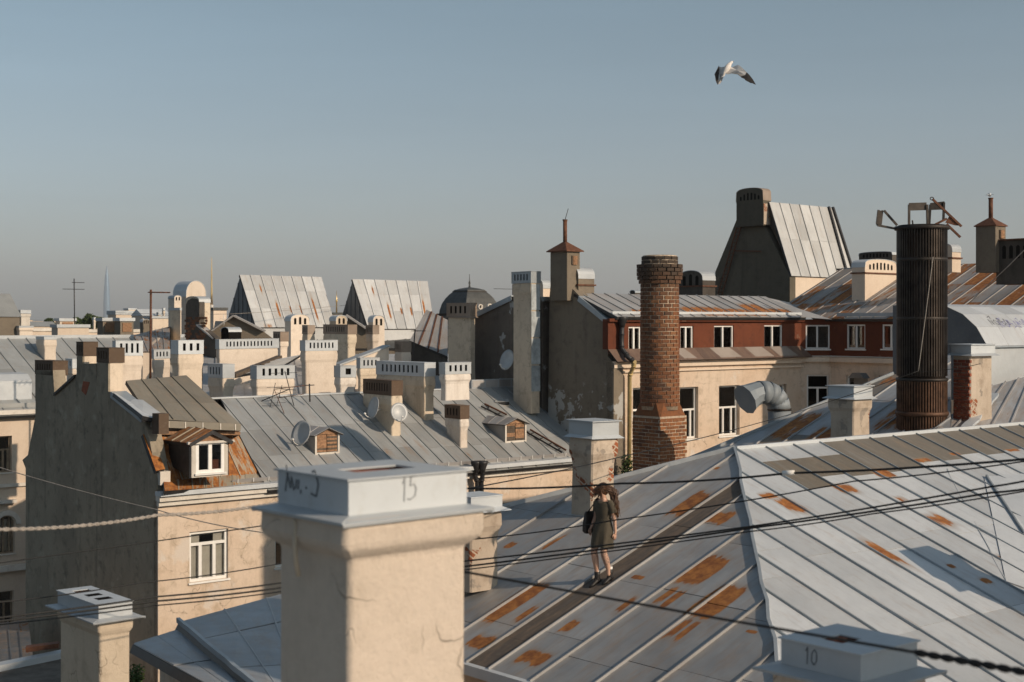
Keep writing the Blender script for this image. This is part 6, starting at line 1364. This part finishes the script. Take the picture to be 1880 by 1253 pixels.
for at, (a, b), zt2, lab in (((7.0, 10.4), (2.2, 3.2), 2.6, 'wide unseen block added beyond the right edge to shade the side roof'), ((7.0, 3.9), (1.2, 2.6), 1.7, 'low unseen block added beyond the right edge to shade the cap marked 10')):  # unseen blocks added to cast shade on the side roof and near cap
    Cn = Vector((at[0], at[1], 0)); t = thing('chimney', Vz(Cn, -9), lab, 'chimney', 'chimneys near the viewer')
    mb = MB(); mb.hexa([(at[0], at[1], -9), (at[0] + a, at[1], -9), (at[0] + a, at[1] + b, -9), (at[0], at[1] + b, -9)], [(at[0], at[1], zt2), (at[0] + a, at[1], zt2), (at[0] + a, at[1] + b, zt2), (at[0], at[1] + b, zt2)]); mb.build('shaft', M['cream'], t)
    mb = MB(); mb.hexa([(at[0] - .1, at[1] - .1, zt2 + .003), (at[0] + a + .1, at[1] - .1, zt2 + .003), (at[0] + a + .1, at[1] + b + .1, zt2 + .003), (at[0] - .1, at[1] + b + .1, zt2 + .003)], [(at[0] - .1, at[1] - .1, zt2 + .15), (at[0] + a + .1, at[1] - .1, zt2 + .15), (at[0] + a + .1, at[1] + b + .1, zt2 + .15), (at[0] - .1, at[1] + b + .1, zt2 + .15)]); mb.build('cap', M['galv'], t)

# ================================================================== CABLES
def cable(label, pts, r, mat='cable', sag=.1, twist=0, group='overhead cables'):
    q = [P(*p) for p in pts]; t = thing('cable', q[0], label, 'cable', group); c = []
    for i in range(len(q) - 1):
        n = 14
        for k in range(n + (1 if i == len(q) - 2 else 0)):
            f = k / n; c.append(q[i].lerp(q[i + 1], f) - Z * sag * 4 * f * (1 - f))
    if twist:
        for ph in (0, math.pi):
            L = 0; out = []; pr = None; fine = []
            for a, b in zip(c, c[1:]):
                m_ = max(2, int((b - a).length / (twist / 8)))
                for k in range(m_): fine.append(a.lerp(b, k / m_))
            fine.append(c[-1])
            for p in fine:
                if pr is not None: L += (p - pr).length
                pr = p; out.append(p + Vector((0, math.cos(2 * math.pi * L / twist + ph), math.sin(2 * math.pi * L / twist + ph))) * r * .8)
            mb = MB(); mb.tube(out, r, 6); mb.build('strand', M[mat], t)
    else:
        mb = MB(); mb.tube(c, r * .82, 6); mb.build('line', M[mat], t)
    return t
cable('thick pale twisted cable crossing the dark fire wall on the left', [(-60, 972, 10), (290, 946, 12.5), (560, 912, 15)], .0095, 'cable_grey', .04, .20)
cable('long cable passing above the woman with a white connector', [(846, 897, 15), (1140, 888, 14), (1448, 869, 13), (1940, 838, 11)], .0135, sag=.02)
tj = thing('cable_connector', P(1448, 868, 13), 'white sleeve connector on the cable above the right slope', 'connector'); mb = MB(); mb.tube([P(1437, 869, 13), P(1458, 868, 12.95)], .023, 10); mb.build('sleeve', M['white_paint'], tj)
cable('upper thin cable running across the fire wall and the right slope', [(-60, 1042, 14), (287, 994, 15), (507, 962, 15.5), (882, 987, 16)], .008, sag=.0)
cable('thin cable crossing just in front of the woman at chest height', [(850, 992, 16), (1131, 955, 15), (1567, 884, 14), (1940, 838, 13)], .009, sag=.02)
cable('thin cable crossing the lower fire wall on the left', [(-60, 1112, 14), (260, 1070, 15), (520, 1034, 16)], .008, sag=.02)
for i, (pts, r) in enumerate((([(-60, 1141, 12), (287, 1096, 13), (520, 1070, 13.6), (849, 1031, 14), (1378, 967, 12.5), (1819, 894, 11.5), (1940, 869, 11)], .010),
                              ([(-60, 1147, 12), (287, 1104, 13), (520, 1079, 13.6), (849, 1041, 14), (1378, 970, 12.6), (1819, 905, 11.6), (1940, 888, 11)], .011),
                              ([(-60, 1153, 12.1), (287, 1112, 13.1), (520, 1086, 13.7), (849, 1047, 14.1), (1378, 976, 12.7), (1600, 944, 12.2), (1940, 892, 11.2)], .0075))):
    cable(['top one of three bundled cables crossing at the height of the woman\'s dress hem', 'middle thickest one of three bundled cables below the woman\'s dress hem', 'lowest thinnest one of three bundled cables at the woman\'s knees'][i], pts, r, sag=.01)
cable('thick black cable falling from the big chimney to the lower right corner', [(846, 1049, 8.0), (1320, 1136, 6.9), (1686, 1199, 6.0)], .0085, sag=.0)
cable('thick twisted black cable end above the cap marked 10', [(1680, 1198, 6.02), (1960, 1249, 5.4)], .0095, sag=0, twist=.14)
cable('thin grey wire falling across the fire wall to the big chimney', [(-40, 846, 20), (287, 936, 18), (490, 979, 17)], .008, 'cable_grey', .03)
cable('thin wire rising from the big chimney past the round brick stack', [(850, 899, 17), (1149, 837, 24), (1400, 775, 31), (1518, 739, 34.2), (1687, 681, 34.4)], .010, sag=.02)
cable('slack wire from the black ribbed stack to the half plastered chimney', [(1687, 681, 34.4), (1720, 680, 34.3), (1800, 668, 34.1)], .010, sag=.03)
cable('pale stay wire hanging down the black ribbed stack', [(1713, 472, 34.5), (1686, 682, 34.4)], .012, 'cable_grey', sag=0)
cable('pale wire crossing the rusty wing roof at the far right', [(1900, 440, 46), (1850, 490, 47), (1765, 570, 50)], .018, 'cable_grey', sag=.0)
cable('fine aerial wire strung between the steep dormers and the far mast', [(200, 574, 90), (420, 577, 77), (640, 560, 84)], .014, 'cable_grey', sag=.05)
# ================================================================== THE WOMAN
f_ = Vector((-.75, -.66, 0)).normalized(); l_ = Z.cross(f_)
W0 = onL(1108, 1070); 
wz = lambda f, l: A.z + TP * ((W0 + f_ * f + l_ * l - A).dot(u)) - W0.z
wp = lambda f, l, z: W0 + f_ * f + l_ * l + Z * z
woman = thing('person', W0, 'person in short brown checked dress and black boots walking down the metal roof', 'person')
wr_ = Quaternion((0, 0, 1), math.atan2(f_.y, f_.x)).to_matrix().to_3x3()
def skin(name, joints, edges, mat, parent, sub=2, root=0):
    o0 = org(parent); me = bpy.data.meshes.new(name); me.from_pydata([tuple(j[0] - o0) for j in joints], edges, []); me.update(); me.materials.append(mat)
    o = bpy.data.objects.new(name, me); C.objects.link(o); ORG[o.name] = o0; o.parent = parent
    md = o.modifiers.new('skin', 'SKIN'); me.skin_vertices.new() if not me.skin_vertices else None
    for i, j in enumerate(joints): me.skin_vertices[0].data[i].radius = (j[1], j[2] if len(j) > 2 else j[1])
    me.skin_vertices[0].data[root].use_root = True; md.use_smooth_shade = True
    s = o.modifiers.new('sub', 'SUBSURF'); s.levels = sub; s.render_levels = sub
    return o
rf, lf = (.10, -.085), (-.03, .085)
zr_, zl_ = wz(*rf), wz(*lf)
J = [(wp(0, 0, .92), .115, .10), (wp(-.01, 0, 1.06), .095, .08), (wp(0, 0, 1.20), .12, .09), (wp(-.005, 0, 1.32), .085, .065), (wp(.0, 0, 1.41), .045, .045), (wp(.02, 0, 1.47), .055, .06), (wp(.035, 0, 1.55), .072, .088), (wp(.03, 0, 1.625), .055, .062),
     (wp(-.01, .145, 1.335), .05), (wp(-.05, .205, 1.08), .036), (wp(-.055, .225, .86), .024), (wp(-.04, .228, .815), .030, .018),
     (wp(-.01, -.145, 1.335), .05), (wp(-.03, -.215, 1.09), .036), (wp(.06, -.235, .90), .024), (wp(.085, -.235, .86), .030, .018),
     (wp(.005, .085, .82), .088), (wp(.085, .085, .515), .060), (wp(.03, .087, .40), .064), (wp(-.03, .085, .22 + zl_), .041), (wp(-.03, .085, .10 + zl_), .041),
     (wp(.01, -.085, .82), .088), (wp(.145, -.085, .53), .060), (wp(.11, -.085, .41), .064), (wp(.07, -.085, .22 + zr_), .041), (wp(.07, -.085, .10 + zr_), .041)]
Ed = [(0, 1), (1, 2), (2, 3), (3, 4), (4, 5), (5, 6), (6, 7), (3, 8), (8, 9), (9, 10), (10, 11), (3, 12), (12, 13), (13, 14), (14, 15), (0, 16), (16, 17), (17, 18), (18, 19), (19, 20), (0, 21), (21, 22), (22, 23), (23, 24), (24, 25)]
body = skin('body', J, Ed, M['skin_ink'], woman)
# nose, ears, fingers
mb = MB(); mb.tube([wp(.118, 0, 1.575), wp(.132, 0, 1.54), wp(.120, 0, 1.525)], [.008, .014, .006], 6); mb.ellip(wp(.108, 0, 1.495), .012, .02, .008)
for s_ in (-1, 1): mb.ellip(wp(.03, .073 * s_, 1.545), .018, .008, .026); mb.ellip(wp(.104, .03 * s_, 1.565), .006, .009, .005)
for (w_, s_, up_) in ((J[11][0], 1, 0), (J[15][0], -1, 0)):
    for k in range(4):
        b0 = w_ + f_ * (.024 - .016 * k); mb.tube([b0 + Z * .01, b0 - Z * (.045 + .008 * (k in (1, 2))) + l_ * .0, b0 - Z * (.078 + .010 * (k in (1, 2))) - l_ * .016 * s_], [.0095, .0085, .006], 6)
    mb.tube([w_ + f_ * .022 + Z * .02, w_ + f_ * .045 - Z * .012 - l_ * .012 * s_, w_ + f_ * .042 - Z * .045 - l_ * .018 * s_], [.011, .010, .007], 6)
mb.build('face_and_fingers', M['skin'], woman)
# dress
rings = [(1.385, .105, .060, 0), (1.365, .150, .075, 0), (1.32, .185, .100, 0), (1.24, .172, .122, .01), (1.15, .152, .115, .005), (1.08, .140, .104, 0), (1.04, .148, .110, 0), (.96, .170, .135, 0), (.88, .188, .150, .01), (.78, .196, .160, .02), (.68, .202, .170, .03), (.60, .208, .175, .035)]
mb = MB(); seg = 28; rr_ = []
for i, (z, a, b, off) in enumerate(rings):
    rp_ = max(0, (1.05 - z)) * .09; rr_.append([wp(off + (b + rp_ * math.sin(5 * th + i * .25) * .6) * math.cos(th), (a + rp_ * math.sin(6 * th + 1 + i * .2) * .7) * math.sin(th), z + (.012 * math.sin(3 * th) if i == len(rings) - 1 else 0) - (.05 * max(0, math.cos(th)) if i == 0 else 0)) for th in [2 * math.pi * k / seg for k in range(seg)]])
mb.loft(rr_, True, False)
mb.loft([[p for p in rr_[-1]], [wp(.03, 0, .66) + (p - wp(.03, 0, .6)) * .55 for p in rr_[-1]]], True, False)
for s_ in (-1, 1): mb.tube([wp(-.005, .12 * s_, 1.355), wp(-.012, .165 * s_, 1.315), wp(-.028, .188 * s_, 1.225), wp(-.035, .195 * s_, 1.185)], [.060, .068, .066, .070], 14, False)
mb.tube([wp(-.01 + .108 * math.cos(t_), .144 * math.sin(t_), 1.065) for t_ in [2 * math.pi * k / 20 for k in range(21)]], .011, 6)
dr = mb.build('dress', M['dress'], woman)
# boots and socks
for (ff, ll), zz_, s_ in ((rf, zr_, -1), (lf, zl_, 1)):
    tilt = TP * f_.dot(u); g = lambda f, l, z: wp(ff - .03 + f, ll + l, zz_ + z + f * tilt * .8)
    mb = MB(); mb.tube([g(.0, 0, .03), g(-.005, 0, .10), g(-.008, 0, .16), g(-.01, 0, .215)], [.046, .043, .048, .052], 12)
    sec = [(-.075, .030, .055), (-.04, .040, .085), (.02, .042, .095), (.08, .043, .072), (.12, .045, .058), (.155, .034, .045), (.170, .012, .03)]
    mb.loft([[g(f, w_ * math.cos(a), .022 + max(0, h * (.5 + .5 * math.sin(a)))) for a in [2 * math.pi * k / 12 for k in range(12)]] for f, w_, h in sec], True)
    bt = mb.build('boot', M['leather'], woman)
    mb = MB(); q = [(-.08, .034), (.0, .036), (.08, .046), (.13, .046), (.168, .028)]; ol = [(f, w_) for f, w_ in q] + [(f, -w_) for f, w_ in q[::-1]]
    mb.loft([[g(f, l, z) for f, l in ol] for z in (.0, .024)]); mb.build('sole', M['leather'], bt)
    mb = MB()
    for k in range(5): z = .085 + .024 * k; mb.tube([g(.052 - .006 * k, -.02, z), g(.060 - .006 * k, 0, z + .006), g(.052 - .006 * k, .02, z)], .004, 5)
    mb.build('laces', M['dark_metal'], bt)
    mb = MB(); mb.tube([g(-.01, 0, .20), g(-.01, 0, .255)], [.040, .043], 12); mb.build('sock', M['sock'], woman)
# hair
mb = MB(); mb.ellip(wp(.004, 0, 1.565), .104, .100, .112, 16, 10, .05); hc = wp(.010, 0, 1.565)
hr = random.Random(3)
for k in range(520):
    th = hr.uniform(-math.pi, math.pi); el_ = hr.uniform(.05, 1.35); d = f_ * math.cos(th) * math.cos(el_) + l_ * math.sin(th) * math.cos(el_) + Z * math.sin(el_)
    p0 = hc + d * .105; side_ = d.dot(f_)
    if side_ > .25 and hr.random() < .6:      # blown forward over the face
        tip_ = hc + Vector((-.16 + hr.gauss(0, .04), -.07 + hr.gauss(0, .03), -.07 + hr.gauss(0, .06))); mid = hc + f_ * .125 + l_ * hr.gauss(.02, .05) + Z * hr.gauss(-.03, .05)
        pts = [p0, mid.lerp(p0, .3), mid, tip_]; r0 = .0055
    else:                                       # mass falling behind her left shoulder
        tip_ = hc + Vector((.19 + hr.gauss(0, .033), -.10 + hr.gauss(0, .04), -.36 + hr.gauss(0, .07))); mid = hc - f_ * .10 + Vector((.10, -.05, -.06)) + Vector((hr.gauss(0, .03), hr.gauss(0, .03), hr.gauss(0, .035)))
        pts = [p0, p0.lerp(mid, .5) + d * .012, mid, mid.lerp(tip_, .55) + Vector((hr.gauss(.01, .012), hr.gauss(0, .012), .015)), tip_]; r0 = .0075
    n = len(pts); mb.tube(pts, [r0 * (1 - .72 * i / (n - 1)) for i in range(n)], 5)
mb.build('hair', M['hair'], woman)
bag = thing('shoulder_bag', wp(.05, -.30, .85), 'black bag hanging at the side of the woman', 'bag')
mb = MB(); bx_ = [(-.12, -.035), (.14, -.035), (.14, .035), (-.12, .035)]
mb.loft([[wp(.03 + a * k, -.285 + b * k2, z) for a, b in bx_] for z, k, k2 in ((.80, .75, .8), (.84, 1, 1.3), (.98, 1, 1.1), (1.14, .82, .6), (1.17, .7, .4))]); mb.build('pouch', M['leather'], bag)
mb = MB(); mb.tube([wp(-.05, -.27, 1.16), wp(-.04, -.20, 1.30), wp(-.01, -.15, 1.40), wp(.04, -.19, 1.30), wp(.10, -.27, 1.16)], .010, 6); mb.build('strap', M['leather'], bag)
# ================================================================== THE GULL
Yg = 30; gp = lambda x, y, dy=0.: P(1300 + x / 17.9, 100 + y / 17.9, Yg + dy)
gull = thing('seagull', gp(600, 480), 'white seagull with dark wing tips gliding in the open sky', 'bird')
gs_ = Yg / FP / 17.9
mb = MB(); mb.tube([gp(480, 700, -.04), gp(520, 620, -.03), gp(580, 530, -.01), gp(640, 440), gp(700, 340, .03), gp(745, 285, .04), gp(790, 255, .05), gp(815, 245, .05)], [18 * gs_, 48 * gs_, 92 * gs_, 104 * gs_, 72 * gs_, 48 * gs_, 42 * gs_, 16 * gs_], 12); mb.build('body', M['feather_white'], gull)
mb = MB(); mb.tube([gp(800, 250, .05), gp(848, 228, .06)], [16 * gs_, 4 * gs_], 6); mb.build('beak', M['beak'], gull)
def sheetp(name, pts, mat, th=.012, par=gull):
    q = [gp(*p) for p in pts]; m_ = len(q); n = Vector((0, th, 0)); mb = MB()
    c = sum((p for p in q), Vector()) / m_
    mb.mesh(q + [p + n for p in q] + [c - n * .8, c + n * 1.8], [(k, (k + 1) % m_, 2 * m_) for k in range(m_)] + [(m_ + (k + 1) % m_, m_ + k, 2 * m_ + 1) for k in range(m_)] + [(k, m_ + k, m_ + (k + 1) % m_, (k + 1) % m_) for k in range(m_)]); return mb.build(name, M[mat], par)
w_ = sheetp('wing', [(590, 430, .02), (780, 425, -.02), (880, 385, -.06), (975, 350, -.10), (1050, 385, -.13), (1200, 520, -.18), (1270, 590, -.20), (1215, 680, -.20), (1090, 650, -.15), (950, 605, -.09), (780, 635, -.04), (600, 660, 0)], 'feather_white')
sheetp('wing_tip', [(1268, 588, -.20), (1370, 690, -.23), (1470, 820, -.26), (1530, 925, -.28), (1575, 1000, -.29), (1500, 975, -.28), (1440, 945, -.27), (1400, 950, -.26), (1330, 905, -.25), (1290, 890, -.24), (1225, 850, -.23), (1190, 805, -.22), (1110, 775, -.19), (1060, 730, -.17), (1215, 690, -.205)], 'feather_dark', .010, w_)
sheetp('flight_feathers', [(950, 602, -.10), (1090, 645, -.155), (1218, 685, -.21), (1062, 735, -.172), (960, 650, -.11), (880, 645, -.08), (800, 640, -.05)], 'feather_grey', .008, w_)
w_ = sheetp('wing', [(600, 440, .02), (520, 410, .06), (440, 425, .12), (355, 400, .18), (350, 560, .18), (370, 720, .14), (430, 640, .10), (540, 640, .03)], 'feather_white')
sheetp('wing_tip', [(355, 365, .18), (330, 420, .17), (270, 540, .12), (210, 655, .07), (235, 740, .05), (245, 850, .02), (280, 940, .0), (320, 1005, -.02), (350, 900, .02), (360, 700, .10), (358, 520, .17)], 'feather_dark', .010, w_)
sheetp('under_feathers', [(420, 640, .09), (375, 715, .12), (355, 900, .03), (335, 985, -.01), (400, 960, .0), (450, 890, .0), (500, 760, -.02), (540, 640, .02)], 'feather_grey', .010, w_)
sheetp('tail', [(470, 640, -.01), (440, 760, -.05), (500, 745, -.06), (560, 690, -.05), (560, 610, -.02)], 'feather_white')

# ================================================================== HAZE
hm_ = bpy.data.materials.new('haze'); hm_.use_nodes = True; hn = hm_.node_tree; hn.nodes.clear()
vp = N(hn, 'ShaderNodeVolumePrincipled', {'Color': (.86, .90, .95, 1), 'Density': HAZE, 'Anisotropy': .1}); hout = N(hn, 'ShaderNodeOutputMaterial'); hn.links.new(vp.outputs[0], hout.inputs['Volume'])
mb = MB(); x0, x1, y0, y1, z0, z1 = -14500, 14500, -800, 13500, GROUND - 1, 400
mb.hexa([(x0, y0, z0), (x1, y0, z0), (x1, y1, z0), (x0, y1, z0)], [(x0, y0, z1), (x1, y0, z1), (x1, y1, z1), (x0, y1, z1)])
hz = mb.build('haze', None); hz.data.materials.append(hm_); tag(hz, kind='stuff')
